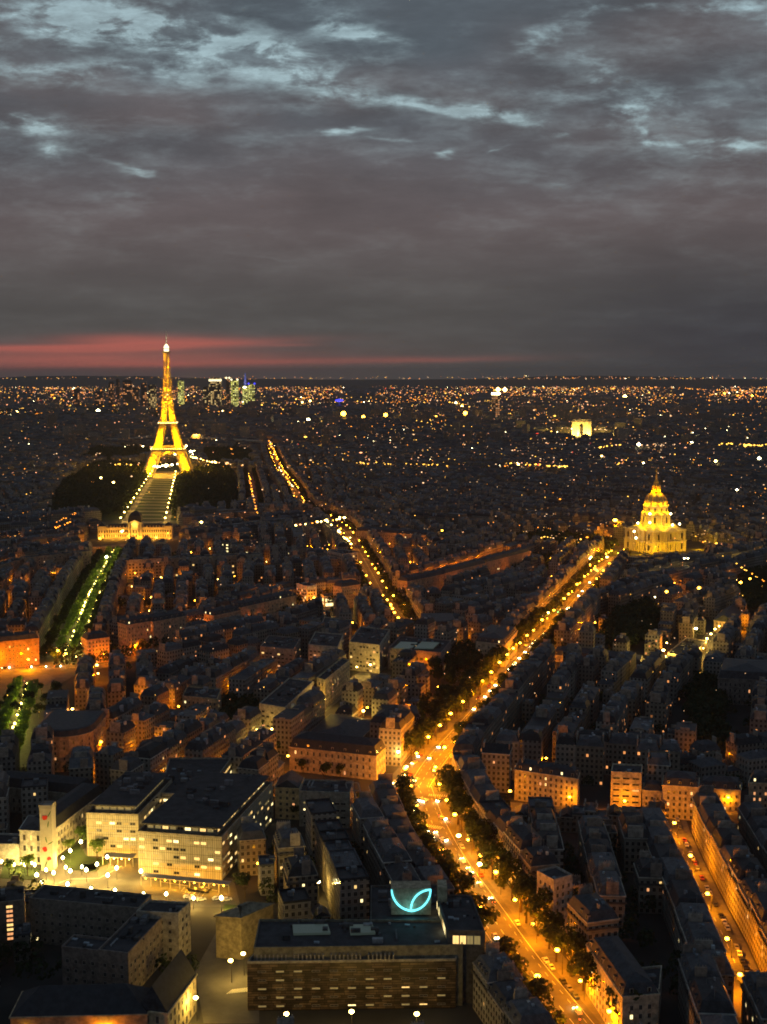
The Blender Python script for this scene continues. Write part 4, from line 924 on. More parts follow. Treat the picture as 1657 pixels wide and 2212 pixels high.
# ================================================================ LANDMARKS
# ---- iron tower
tl, tr_ = G(303, 1031), G(413, 1030)
tcx, tcy = (tl[0] + tr_[0]) / 2, (tl[1] + tr_[1]) / 2 + 40
_p, _q = G(316, 1115), G(356, 1032); tang = math.atan2(_p[0] - _q[0], _q[1] - _p[1])      # faces down the park
tower = empty('iron_lattice_tower', (tcx, tcy, 0), tang)
tag(tower, 'tall tapering iron lattice tower lit golden yellow at the end of the park', 'tower')
PZ = [0, 20, 40, 57, 80, 115, 140, 180, 220, 250, 276]; PO = [61, 51, 42.5, 35.5, 26.8, 18.6, 14.2, 10.2, 7.4, 6.0, 5.0]
PI_ = [35, 27, 21.5, 17.5, 11.5, 5.6, 3.0, 1.2, .8, .6, .5]
def half(z): return float(np.interp(z, PZ, PO)), float(np.interp(z, PZ, PI_))
def leg_mesh(sx_, sy_, z0, z1, step, t_main, t_x):
    b = MB(); zs = [z0]
    while zs[-1] < z1 - .5: zs.append(min(zs[-1] + step(zs[-1]), z1))
    def ring(z):
        o, i = half(z); return [(sx_ * i, sy_ * i, z), (sx_ * o, sy_ * i, z), (sx_ * o, sy_ * o, z), (sx_ * i, sy_ * o, z)]
    for a, c in zip(zs, zs[1:]):
        A, D = ring(a), ring(c)
        for k in range(4):
            n = (k + 1) % 4; b.beam(A[k], D[k], t_main(a)); b.beam(A[k], D[n], t_x(a)); b.beam(A[n], D[k], t_x(a)); b.beam(D[k], D[n], t_x(a))
    return b
for sx_ in (-1, 1):
    for sy_ in (-1, 1):
        leg_mesh(sx_, sy_, 0, 57, lambda z: 9.5, lambda z: 2.1, lambda z: 1.35).build('leg', ['tower'], tower)
        leg_mesh(sx_, sy_, 61, 113, lambda z: 7.5, lambda z: 1.8, lambda z: 1.15).build('leg', ['tower'], tower)
        leg_mesh(sx_, sy_, 119, 274, lambda z: max(4.2, 8 - (z - 119) * .028), lambda z: 1.1, lambda z: .62).build('upper_leg', ['tower'], tower)
        q = MB(); q.prism(rect(sx_ * 48.5, sy_ * 48.5, 0, 27, 27), .1, 3.5); q.build('footing', ['stone'], tower)
for k in range(4):                            # great arches between the legs
    b = MB(); ca, sa = math.cos(k * math.pi / 2), math.sin(k * math.pi / 2); prev = None
    for i in range(25):
        t = math.pi * i / 24; X_, Z_ = -37 * math.cos(t), 8 + 38 * math.sin(t); X2, Z2 = -41 * math.cos(t), 8 + 43.5 * math.sin(t); yy = -(50 - Z_ * .30)
        P, Q = (X_ * ca - yy * sa, X_ * sa + yy * ca, Z_), (X2 * ca - yy * sa, X2 * sa + yy * ca, Z2)
        if prev: b.beam(prev[0], P, .9); b.beam(prev[1], Q, .9); b.beam(prev[0], Q, .6)
        b.beam(P, Q, .6); prev = (P, Q)
    b.build('arch', ['tower'], tower)
def platform(z, hw, th, name, inner, mat2, nlamp):
    b = MB(); ro, ri = rect(0, 0, 0, 2 * hw, 2 * hw), rect(0, 0, 0, 2 * inner, 2 * inner)
    b.walls(ro, z, z + th); b.slope(ro, ri, z + th, z + th); b.slope(ri, ro, z, z); b.walls(ri[::-1], z, z + th)
    for i in range(4):
        p, q = ro[i], ro[(i + 1) % 4]
        for j in range(25):
            t = j / 24; x, y = p[0] + (q[0] - p[0]) * t, p[1] + (q[1] - p[1]) * t; b.box(x, y, z + th, z + th + 3.2, .5, .5)
        b.beam((p[0], p[1], z + th + 3.2), (q[0], q[1], z + th + 3.2), .6)
    b.build(name, ['tower'], tower)
    b = MB()
    for i in range(4):
        p, q = ro[i], ro[(i + 1) % 4]
        for j in range(nlamp):
            t = (j + .5) / nlamp; b.octa(p[0] + (q[0] - p[0]) * t, p[1] + (q[1] - p[1]) * t, z + th + 1.2, .62)
    b.build('platform_lamps', [mat2], tower)
platform(57, 37.5, 4.2, 'first_platform', 21, 'e_warm', 16)
platform(114.5, 20.5, 3.4, 'second_platform', 8, 'e_white', 12)
b = MB(); b.box(0, 0, 62, 66.5, 40, 40); b.build('restaurant_pavilion', ['tower'], tower)
b = MB(); b.prism(rect(0, 0, 0, 17, 17), 273.5, 277, 0, bottom=True); b.prism(rect(0, 0, 0, 15, 15), 283, 284, 0, bottom=True); b.build('third_platform', ['tower'], tower)
M['e_beacon'] = pmat('beacon_light', (.9, .85, .6), .5, (1.0, .86, .5), 2.2)
b = MB(); b.prism(rect(0, 0, 0, 10.5, 10.5), 277.01, 282.9); b.lathe([(5.5, 284.1), (5.8, 286), (5, 288.5), (3, 291), (1.5, 293), (0.1, 294)], n=12); b.build('beacon_cabin', ['e_beacon'], tower)
b = MB(); b.lathe([(1.5, 294), (1.2, 304), (.9, 312), (.45, 322), (.02, 323.5)], n=8); b.build('mast', ['white'], tower)
TY = (1.0, .50, .0)
for sx_ in (-1, 1):
    for sy_ in (-1, 1):
        for z, p_ in ((2.5, 26000), (14, 26000), (26, 17000), (38, 12000), (64, 20000), (74, 13000), (86, 9000), (99, 7000), (120, 9000), (133, 6500), (147, 5200), (162, 4200), (177, 3600), (193, 3000), (209, 2500), (225, 2200), (241, 1900), (257, 1600)):
            o_, i_ = half(z); m_ = (o_ + i_) / 2
            light(tower, (sx_ * m_, sy_ * m_, z), p_ * 6.2, TY, .4, name='projector')
for k in range(4):
    a_ = k * math.pi / 2; light(tower, (26 * math.cos(a_), 26 * math.sin(a_), 48), 60000, TY, .5, name='projector')
light(tower, (9, -9, 301), 9000, (1, .8, .5), .3, name='projector')
light(tower, (-9, -9, 268), 12000, TY, .3, name='projector')
reserve(rect(tcx, tcy, tang, 130, 130))

# ---- domed church
dcx, dcy = G(1427, 1196); dcy += 34
dang = R(29.7)
dome = empty('domed_church', (dcx, dcy, 0), 0); tag(dome, 'golden floodlit domed church with a pointed lantern at the right', 'church')
def dpart(name, b, mats, ang=True, smooth=False):
    o = b.build(name, mats, dome, smooth); 
    if ang: o.rotation_euler.z = dang - R(90) + R(0)
    return o
b = MB(); S_ = 56.0; o_ = rect(0, 0, 0, S_, S_)
b.walls(o_, 0, 13.4); b.prism(rect(0, 0, 0, S_ + 1.6, S_ + 1.6), 13.41, 14.6, 0, bottom=True); b.walls(rect(0, 0, 0, S_ - 1, S_ - 1), 14.61, 27); b.prism(rect(0, 0, 0, S_ + 1.4, S_ + 1.4), 27.01, 28.4, 0, bottom=True)
dpart('nave_block', b, ['stone'])
b = MB(); b.tone = (.2, .2, .18); b.slope(rect(0, 0, 0, S_ - 2, S_ - 2), rect(0, 0, 0, 40, 40), 28.41, 31.5, 0); b.cap(rect(0, 0, 0, 40, 40), 31.5); dpart('nave_roof', b, ['lead'])
for k in range(4):
    ca, sa = math.cos(k * math.pi / 2), math.sin(k * math.pi / 2)
    def rot(x, y): return (x * ca - y * sa, x * sa + y * ca)
    b = MB()                                  # projecting portico: columns on two levels, pediment above
    for lv, (z0, z1) in enumerate(((0.2, 13.4), (14.65, 27))):
        for x in ((-12, -8.8, -4.2, 4.2, 8.8, 12) if lv == 0 else (-12, -8.8, -4.2, 4.2, 8.8, 12)):
            X_, Y_ = rot(x, -(S_ / 2 + 3.2)); b.lathe([(.95, z0), (.8, z1)], X_, Y_, 0, 10)
        b.walls([rot(-14, -(S_ / 2 + 1)), rot(14, -(S_ / 2 + 1)), rot(14, -(S_ / 2 - 1)), rot(-14, -(S_ / 2 - 1))], z0, z1)
        b.prism([rot(-14, -(S_ / 2 + 4.6)), rot(14, -(S_ / 2 + 4.6)), rot(14, -(S_ / 2 - .5)), rot(-14, -(S_ / 2 - .5))], z1 + .02, z1 + 1.5, 0, bottom=True)
    y0, y1 = -(S_ / 2 + 4.4), -(S_ / 2 - 3)
    A, B_, Cc = (-9, 28.6), (9, 28.6), (0, 33.5)
    b.face([(*rot(A[0], y0), A[1]), (*rot(B_[0], y0), B_[1]), (*rot(Cc[0], y0), Cc[1])]); b.face([(*rot(A[0], y0), A[1]), (*rot(Cc[0], y0), Cc[1]), (*rot(Cc[0], y1), Cc[1]), (*rot(A[0], y1), A[1])]); b.face([(*rot(Cc[0], y0), Cc[1]), (*rot(B_[0], y0), B_[1]), (*rot(B_[0], y1), B_[1]), (*rot(Cc[0], y1), Cc[1])])
    dpart('portico', b, ['stone'])
    for x in (-22.5, -17.5, 17.5, 22.5):      # pilasters and windows of the side bays
        b = MB(); X_, Y_ = rot(x, -(S_ / 2 + .3)); b.box(X_, Y_, .2, 13.4, 1.3, .9 if k % 2 == 0 else 1.3); b.box(X_, Y_, 14.65, 27, 1.3, 1.2); dpart('pilaster', b, ['stone'])
    for x in (-20, 0, 20):
        for z0, z1 in ((3, 9.5), (17, 23.5)):
            b = MB(); yw = -(S_ / 2 + (.12 if x else 1.1)); b.face([(*rot(x - 1.3, yw), z0), (*rot(x + 1.3, yw), z0), (*rot(x + 1.3, yw), z1), (*rot(x, yw), z1 + 1.3), (*rot(x - 1.3, yw), z1)]); dpart('tall_window', b, ['glass'])
b = MB(); b.lathe([(19.5, 31), (19.5, 33.2), (16.4, 33.4), (16.4, 47.5), (18.6, 48), (18.6, 49.6), (15.6, 49.8), (15.6, 58), (16.6, 58.4), (16.6, 59.6), (15, 59.8)], n=48); dpart('drum', b, ['stone'])
for i in range(20):
    a_ = 2 * math.pi * i / 20; b = MB(); X_, Y_ = 17.8 * math.cos(a_), 17.8 * math.sin(a_); b.lathe([(.95, 33.3), (.8, 47.6)], X_, Y_, 0, 8); dpart('drum_column', b, ['stone'])
for i in range(12):
    a_ = 2 * math.pi * (i + .5) / 12
    for r0, z0, z1, ww in ((16.5, 36.5, 43.5, 1.2), (15.7, 51.5, 55.5, 1.0)):
        b = MB(); c, s = math.cos(a_), math.sin(a_); P = lambda t, z: (r0 * c - t * s, r0 * s + t * c, z); b.face([P(-ww, z0), P(ww, z0), P(ww, z1), P(0, z1 + 1.1), P(-ww, z1)]); dpart('drum_window', b, ['glass'])
dp = [(15.0 * math.cos(t) ** .85, 59.8 + 15.6 * math.sin(t)) for t in np.linspace(0, 1.22, 12)]
b = MB(); b.lathe(dp, n=48); dpart('dome_shell', b, ['lead'], smooth=True)
for i in range(12):
    a_ = 2 * math.pi * i / 12; b = MB(); pr = None
    for r_, z in dp:
        P = ((r_ + .15) * math.cos(a_), (r_ + .15) * math.sin(a_), z)
        if pr: b.beam(pr, P, .8)
        pr = P
    dpart('gilded_rib', b, ['gold'])
    a2 = a_ + math.pi / 12; b = MB(); X_, Y_ = 13.9 * math.cos(a2), 13.9 * math.sin(a2); b.octa(X_, Y_, 63.5, 1.15, 0, sz=1.3); dpart('dome_dormer', b, ['gold'])
zr = dp[-1][1]; rr0 = dp[-1][0]
b = MB(); b.lathe([(rr0 + .6, zr - .2), (rr0 + .6, zr + 1), (4.4, zr + 1.2), (4.2, zr + 9), (5, zr + 9.4), (4.8, zr + 10.4), (3.6, zr + 11), (3.0, zr + 15), (1.6, zr + 17.5)], n=16); dpart('lantern', b, ['gold'])
for i in range(8):
    a_ = 2 * math.pi * i / 8; b = MB(); b.lathe([(.55, zr + 1.2), (.5, zr + 9)], 5.2 * math.cos(a_), 5.2 * math.sin(a_), 0, 6); dpart('lantern_column', b, ['gold'])
b = MB(); b.lathe([(1.6, zr + 17.5), (1.0, zr + 22), (.5, zr + 28), (1.1, zr + 28.6), (1.1, zr + 29.6), (.3, zr + 30.4), (.25, 107)], n=8); b.box(0, 0, 104.4, 105, 2.2, .3); dpart('spire', b, ['gold'])
DY = (1.0, .50, .0)
c0, s0_ = math.cos(0), 1
for ang_, dist_, z, pw in ((-150, 58, 3, 260), (-120, 54, 3, 260), (-92, 50, 3, 300), (-62, 52, 3, 340), (-30, 56, 3, 260), (-175, 60, 3, 160), (0, 58, 3, 140)):
    a_ = R(ang_); light(dome, (dist_ * math.cos(a_), dist_ * math.sin(a_), z), pw * 105, DY, 1.0, name='floodlight')
for k in range(12):
    a_ = R(k * 30 + 10); light(dome, (24 * math.cos(a_), 24 * math.sin(a_), 34.5), 8500, DY, .5, name='floodlight')
    light(dome, (19.6 * math.cos(a_), 19.6 * math.sin(a_), 50.6), 4500, DY, .3, name='floodlight')
    light(dome, (17.2 * math.cos(a_), 17.2 * math.sin(a_), 61), 4500, DY, .3, name='floodlight')
for k in range(6): a_ = R(k * 60); light(dome, (9 * math.cos(a_), 9 * math.sin(a_), zr + 3), 8000, DY, .3, name='floodlight')
for (u, v, z) in ((1378, 1130, 30), (1370, 1148, 14), (1374, 1162, 14), (1404, 1129, 31), (1453, 1134, 31), (1468, 1132, 31), (1404, 1110, 47), (1449, 1110, 47)):
    y_ = dcy - 30; x_ = (ray(u, v)[0] / ray(u, v)[1]) * y_; q = MB(); q.octa(x_ - dcx, y_ - dcy, ZAT(u, v, y_), 1.5); q.build('projector_lamp', ['e_white'], dome)
reserve(rect(dcx, dcy, 0, 150, 110))

# ---- military school
mcx, mcy = G(290, 1164); mcy += 12
mil = empty('military_school', (mcx, mcy, 0), R(4)); tag(mil, 'floodlit palace front with a square dome before the long park', 'palace')
def mbx(name, x0, x1, y0, y1, z0, z1, mat='stone'):
    b = MB(); b.prism(ccw([(x0, y0), (x1, y0), (x1, y1), (x0, y1)]), z0, z1, 0, bottom=True); return b.build(name, [mat], mil)
mbx('wing', -40, -9.6, -6, 8, 0, 14.5); mbx('wing', 9.6, 40, -6, 8, 0, 14.5); mbx('central_pavilion', -9.5, 9.5, -10, 10, 0, 21); mbx('end_pavilion', -51, -40.1, -9, 9, 0, 16.5); mbx('end_pavilion', 40.1, 51, -9, 9, 0, 16.5)
for x0, x1 in ((-40.2, -9.7), (9.7, 40.2)):
    mbx('cornice', x0, x1, -6.9, 8.5, 14.51, 15.4); b = MB(); p_ = ccw([(x0, -5.6), (x1, -5.6), (x1, 7.6), (x0, 7.6)]); b.slope(p_, inset(p_, 5), 15.4, 20.0); b.cap(inset(p_, 5), 20.0); b.build('wing_roof', ['slate'], mil)
    for i in range(7):
        b = MB(); b.box(x0 + (x1 - x0) * (i + .5) / 7, -5.2, 15.5, 17.6, 1.3, 1.2); b.build('dormer', ['stone'], mil)
for x0, x1 in ((-51.3, -39.8), (39.8, 51.3)):
    mbx('cornice', x0, x1, -9.5, 9.3, 16.51, 17.4); b = MB(); p_ = ccw([(x0 + .5, -9), (x1 - .5, -9), (x1 - .5, 9), (x0 + .5, 9)]); b.slope(p_, inset(p_, 4), 17.4, 22); b.cap(inset(p_, 4), 22.0); b.build('wing_roof', ['slate'], mil)
mbx('cornice', -10.2, 10.2, -10.8, 10.5, 21.01, 22.2); b = MB(); b.face([(-9, -10.6, 22.2), (9, -10.6, 22.2), (0, -10.6, 26.5)]); b.face([(-9, -10.6, 22.2), (0, -10.6, 26.5), (0, -6, 26.5), (-9, -6, 22.2)]); b.face([(0, -10.6, 26.5), (9, -10.6, 22.2), (9, -6, 22.2), (0, -6, 26.5)]); b.build('pediment', ['stone'], mil)
b = MB(); rings = [(9.2, 22.3), (9.0, 27), (7.9, 31.5), (5.6, 35.3), (3.0, 37.2), (1.2, 38)]
for (a, za), (c, zb) in zip(rings, rings[1:]): b.slope(rect(0, 0, 0, 2 * a, 2 * a), rect(0, 0, 0, 2 * c, 2 * c), za, zb)
b.cap(rect(0, 0, 0, 2.4, 2.4), 38); b.build('square_dome', ['slate'], mil)
for x in (-8, -4.7, 4.7, 8): b = MB(); b.lathe([(.8, .2), (.7, 20.9)], x, -11.2, 0, 8); b.build('column', ['stone'], mil)
for x0, x1, n, yy in ((-40, -9.6, 10, -6.05), (9.6, 40, 10, -6.05), (-51, -40, 3, -9.05), (40, 51, 3, -9.05), (-7.5, 7.5, 4, -10.05)):
    for i in range(n):
        x = x0 + (x1 - x0) * (i + .5) / n
        for z0, z1 in ((1.4, 5.6), (8, 11.8)):
            b = MB(); b.face([(x - .8, yy, z0), (x + .8, yy, z0), (x + .8, yy, z1), (x - .8, yy, z1)]); b.build('window', ['glass'], mil)
for x in (-46, -36, -28, -20, -12, -4, 4, 12, 20, 28, 36, 46): light(mil, (x, -16, 2), 8000, (1.0, .42, .03), .5, name='floodlight')
light(mil, (0, -14, 20), 5000, (1.0, .6, .08), .5, name='floodlight')
reserve(rect(mcx, mcy - 5, 0, 118, 46))

# ---- triumphal arch
acx, acy = G(1258, 941)
arch = empty('triumphal_arch', (acx, acy + 20, 0), R(-28)); tag(arch, 'squat floodlit triumphal arch glowing yellow far off', 'arch')
aw, ad, ah = 62.0, 34.0, 58.0
for sx_ in (-1, 1):
    b = MB(); b.box(sx_ * 21.5, 0, 0, 36, 19, ad); b.build('pier', ['stone'], arch)
b = MB(); b.box(0, 0, 45, ah - 8, aw, ad, bottom=True); b.build('attic', ['stone'], arch); b = MB(); b.box(0, 0, ah - 7.99, ah - 6.5, aw + 3, ad + 3, bottom=True); b.box(0, 0, ah - 6.4, ah, aw - 1, ad - 1); b.build('cornice', ['stone'], arch)
b = MB()
for sgn in (-1, 1):
    pts = [(-12, 36)] + [(-12 * math.cos(t), 36 + 8.9 * math.sin(t)) for t in np.linspace(0, math.pi, 13)] + [(12, 36)]
    for (x0, z0), (x1, z1) in zip(pts[1:-1], pts[2:]): b.face([(x0, sgn * ad / 2, z0), (x1, sgn * ad / 2, z1), (x1, sgn * ad / 2, 45), (x0, sgn * ad / 2, 45)])
for (x0, z0), (x1, z1) in zip(pts[1:-1], pts[2:]): b.face([(x0, -ad / 2, z0), (x1, -ad / 2, z1), (x1, ad / 2, z1), (x0, ad / 2, z0)])
for sx_ in (-1, 1): b.box(sx_ * 21.5, 0, 36.01, 44.99, 19, ad)
b.build('vault', ['stone'], arch)
for (x, y) in ((-40, -34), (0, -46), (40, -34), (-50, 0), (50, 0)): light(arch, (x, y, 4), 420000, (1.0, .62, .10), 2, name='floodlight')
light(arch, (0, 0, 6), 200000, (1.0, .62, .12), 2, name='floodlight')

# ---- far high-rises
def high_rise(label, u0, u1, vt, vb, lit, tone, cap=None, name='high_rise', dist_v=None, crown=None, wm='wall_lit', extra=None):
    a, b_ = G(u0, vb), G(u1, vb); wd = abs(b_[0] - a[0]); h = HH((u0 + u1) / 2, vt, vb); dp_ = wd * .8
    root = empty(name, ((a[0] + b_[0]) / 2, a[1] + dp_ / 2, 0), R(rnd.uniform(-8, 8))); tag(root, label, 'tower')
    m = MB(); m.tone = tone; m.walls(rect(0, 0, 0, wd, dp_), 0, h, 0, rnd.randrange(30) * 32.0); m.cap(rect(0, 0, 0, wd, dp_), h, 1); m.build('shaft', [wm, 'plain'], root)
    m = MB(); m.tone = (.1, .1, .1); m.box(0, 0, h, h + max(4, h * .03), wd * .7, dp_ * .7); m.build('rooftop_plant', ['plain'], root)
    if crown:
        m = MB(); m.box(0, 0, h * .90, h * .965, wd + 1.5, dp_ + 1.5, bottom=True); m.build('lit_band', [crown], root)
    if extra: extra(root, wd, dp_, h)
    return root
def vib(name, lit, es, **k):
    M[name] = wall_mat(name, 11, 9.5, lit=lit, wx=(.12, .88), wy=(.2, .8), es=es, **k)
vib('wall_t4', .55, .8); vib('wall_t1', .4, 1.4, e1=(1, .6, .2), e2=(.9, .9, .4)); vib('wall_t2', .85, 2.0, e1=(.9, .85, .12), e2=(1.0, .95, .35)); vib('wall_t3', .2, 1.3)
HR = [('leftmost slim tower of the dark far cluster', 236, 246, 826, 886, 't3'), ('dark tower with a light on its roof left of the far cluster', 252, 259, 820, 886, 't3'), ('broad dark tower in the left of the far cluster', 266, 285, 822, 886, 't3'),
      ('low wide dotted block left of the iron tower', 288, 300, 838, 886, 't3'), ('dotted slab just left of the iron tower', 306, 317, 828, 888, 't3'), ('dotted tower close behind the left edge of the iron tower', 322, 336, 832, 888, 't1'),
      ('slim bright tower just right of the iron tower', 385, 397, 823, 880, 't2'), ('wide dark tower with a white glowing top band', 452, 477, 817, 884, 't1'), ('lower dark block left of the tower with the white band', 439, 451, 836, 884, 't1'),
      ('dark slim tower with white roof lights', 489, 497, 818, 884, 't3'), ('slim bright green-yellow tower with a lit top', 499, 515, 822, 885, 't2'), ('bright yellow tower with blue roof lamps', 537, 550, 830, 882, 't2'), ('stocky yellow-lit tower carrying a blue spire', 524, 536, 834, 880, 't2'),
      ('faint dark tower right of the bright cluster', 700, 712, 850, 880, 't3'), ('dotted block left of the dark cluster', 205, 222, 846, 886, 't3'), ('small dotted tower at the far left', 160, 172, 842, 886, 't3')]
for lb_, u0, u1, vt, vb, k in HR:
    ex = None; cr = None
    if 'white glowing' in lb_: cr = 'e_beacon'
    if 'blue roof' in lb_:
        def ex(root, wd, dp_, h):
            for s_ in (-1, 1):
                q = MB(); q.octa(s_ * wd / 2, -dp_ / 2, h + 4, 7); q.build('roof_lamp', ['e_blue'], root)
    if 'blue spire' in lb_:
        def ex(root, wd, dp_, h):
            q = MB(); q.lathe([(9, h), (8, h + 30), (5, h + 60), (1, h + 88)], n=8); q.build('spire', ['e_blue_dim'], root); q = MB(); q.octa(0, -dp_ / 2 - 4, h - 8, 12, sz=.5); q.build('roof_lamp', ['e_white'], root)
    if 'white roof lights' in lb_ or 'lit top' in lb_:
        def ex(root, wd, dp_, h):
            for s_ in (-.4, .4):
                q = MB(); q.octa(s_ * wd, -dp_ / 2, h + 5, 8); q.build('roof_lamp', ['e_beacon'], root)
    if 'blue spire' in lb_: M['e_blue_dim'] = pmat('blue_spire_light', (.2, .2, .5), .5, (.12, .16, .6), .6)
    high_rise(lb_, u0, u1, vt, vb, .3, (.10, .09, .08), crown=cr, wm='wall_' + k, extra=ex)
def band(root, wd, dp_, h):
    q = MB(); q.box(0, 0, h - 12, h - 4, wd + 3, dp_ + 3, bottom=True); q.build('lit_band', ['e_white'], root)
    for s_ in (.2, .9):
        q = MB(); q.octa(s_ * wd * 1.3, -dp_ / 2 - 10, h + 12, 11); q.build('roof_lamp', ['e_warm'], root)
high_rise('lone brown hotel tower with a white top light', 1063, 1079, 847, 910, .3, (.30, .20, .14), wm='wall_t4', extra=band)
a = G(733, 884); root = empty('saucer_tower', (a[0], a[1], 0)); tag(root, 'blue-lit saucer on a pale stem far beyond the tower', 'tower')
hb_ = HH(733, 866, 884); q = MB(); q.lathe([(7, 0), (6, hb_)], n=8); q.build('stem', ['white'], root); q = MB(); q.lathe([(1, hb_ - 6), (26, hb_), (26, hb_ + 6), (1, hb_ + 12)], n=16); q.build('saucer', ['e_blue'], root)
# riverside palace behind the tower: curved colonnade and an amber-lit end pavilion
a = G(425, 962); root = empty('palace_pavilion', (a[0], a[1] + 15, 0), R(-8)); tag(root, 'amber-lit square pavilion right behind the iron tower', 'palace')
hb_ = HH(425, 941, 962); wd = 22 * MPP(962) ; q = MB(); q.box(0, 0, 0, hb_, wd, wd); q.build('block', ['stone'], root); q = MB(); q.box(0, 0, hb_ + .01, hb_ + 4, wd * .8, wd * .8); q.build('attic', ['stone'], root)
light(root, (0, -wd / 2 - 14, 6), 700000, (1, .42, .04), 1, name='floodlight'); light(root, (0, -wd / 2 - 3, hb_ + 4), 90000, (1, .5, .06), 1, name='floodlight')
for i_, (u0, v0_, u1, v1_) in enumerate(((445, 960, 560, 968), (240, 964, 325, 958))):
    a, b_ = G(u0, v0_), G(u1, v1_); L = math.hypot(b_[0] - a[0], b_[1] - a[1]); an = math.atan2(b_[1] - a[1], b_[0] - a[0])
    root = empty('palace_wing', ((a[0] + b_[0]) / 2, (a[1] + b_[1]) / 2, 0), an); tag(root, 'long palace wing with tall pale pillars %s of the iron tower' % ('right' if i_ == 0 else 'left'), 'palace')
    q = MB(); q.box(0, 6, 0, 20, L, 14); q.build('block', ['stone'], root); q = MB(); q.box(0, 0, 20.01, 23, L + 2, 28, bottom=True); q.build('entablature', ['stone'], root)
    for k in range(24):
        q = MB(); q.box(-L / 2 + (k + .5) * L / 24, -4, 0, 20, 2.2, 2.2); q.build('pillar', ['stone'], root)
    if i_ == 0:
        for t in (-.4, -.2, 0): light(root, (t * L, -12, 4), 60000, (1, .6, .2), 1, name='floodlight')

# ================================================================ HOUSES FILLING THE DISTRICTS
def in_view(x, y, m=60): return y > 0 and abs(x) < y * .335 + m
fr = random.Random(11)
def front_row(key, side, h=(18, 23), kind=None, d_=13):
    px, cw, rw = ST[key]; line = offset_line(SW[key], side * (cw / 2 + d_ / 2 + .8))
    L = [0]
    for a, b in zip(line, line[1:]): L.append(L[-1] + math.hypot(b[0] - a[0], b[1] - a[1]))
    s = 4.0
    while s < L[-1] - 8:
        w_ = fr.uniform(13, 22); t = s + w_ / 2
        if t > L[-1]: break
        i = max(j for j in range(len(L)) if L[j] <= t); i = min(i, len(line) - 2); k = (t - L[i]) / max(L[i + 1] - L[i], 1e-6)
        x = line[i][0] + (line[i + 1][0] - line[i][0]) * k; y = line[i][1] + (line[i + 1][1] - line[i][1]) * k
        ang = math.atan2(line[i + 1][1] - line[i][1], line[i + 1][0] - line[i][0]) + (math.pi if side > 0 else 0) * 0
        if side < 0: ang += math.pi
        p = rect(x, y, ang, w_, d_)
        if in_view(x, y) and is_free(inset(p, 1.2)):
            reserve(p); house_args(x, y, ang, w_ - .02, d_, fr.uniform(*h), kind or ('mansard' if fr.random() < .85 else 'flat'), fr)
        s += w_
for i in range(13):
    x, y = G(1125 + i * 25, 1788 + fr.uniform(-6, 8)); p = rect(x, y, R(-12), 6.2, 11)
    house_args(x, y, R(-12) + math.pi, 6.4, 11, fr.uniform(7, 10), fr.choice(('flat', 'gable', 'hip')), fr); reserve(p)
front_row('B', 1); front_row('B', -1, h=(14, 19)); front_row('A', -1); front_row('A', 1); front_row('H', 1, h=(17, 20)); front_row('H', -1, h=(14, 17))
for k in ('C', 'K', 'D', 'D2', 'E', 'M', 'Nn', 'X'):
    front_row(k, 1, d_=12); front_row(k, -1, d_=12)
front_row('C2', 1); front_row('C2', -1)
# district lattice, turned with the nearest street
segs = []
for k in ST:
    w_ = SW[k]
    for a, b in zip(w_[::3], w_[3::3]): segs.append(((a[0] + b[0]) / 2, (a[1] + b[1]) / 2, math.atan2(b[1] - a[1], b[0] - a[0])))
SA = np.array([(a, b) for a, b, c in segs])
seeds = []                                   # district centres on a loose lattice
for j in range(0, 34):
    for i in range(-14, 15):
        y = 330 + j * 105 + fr.uniform(-25, 25); x = i * 110 + fr.uniform(-25, 25)
        if in_view(x, y, 160):
            dd = np.hypot(SA[:, 0] - x, SA[:, 1] - y); n = int(dd.argmin())
            ang = segs[n][2] if dd[n] < 170 else segs[n][2] + fr.choice((0, R(20), R(-25), R(45)))
            seeds.append((x, y, ang))
SD = np.array([(a, b) for a, b, c in seeds])
KP = {}
def kindpick(y, r): 
    t = r.random(); return 'mansard' if t < .56 else 'hip' if t < .68 else 'gable' if t < .78 else 'flat'
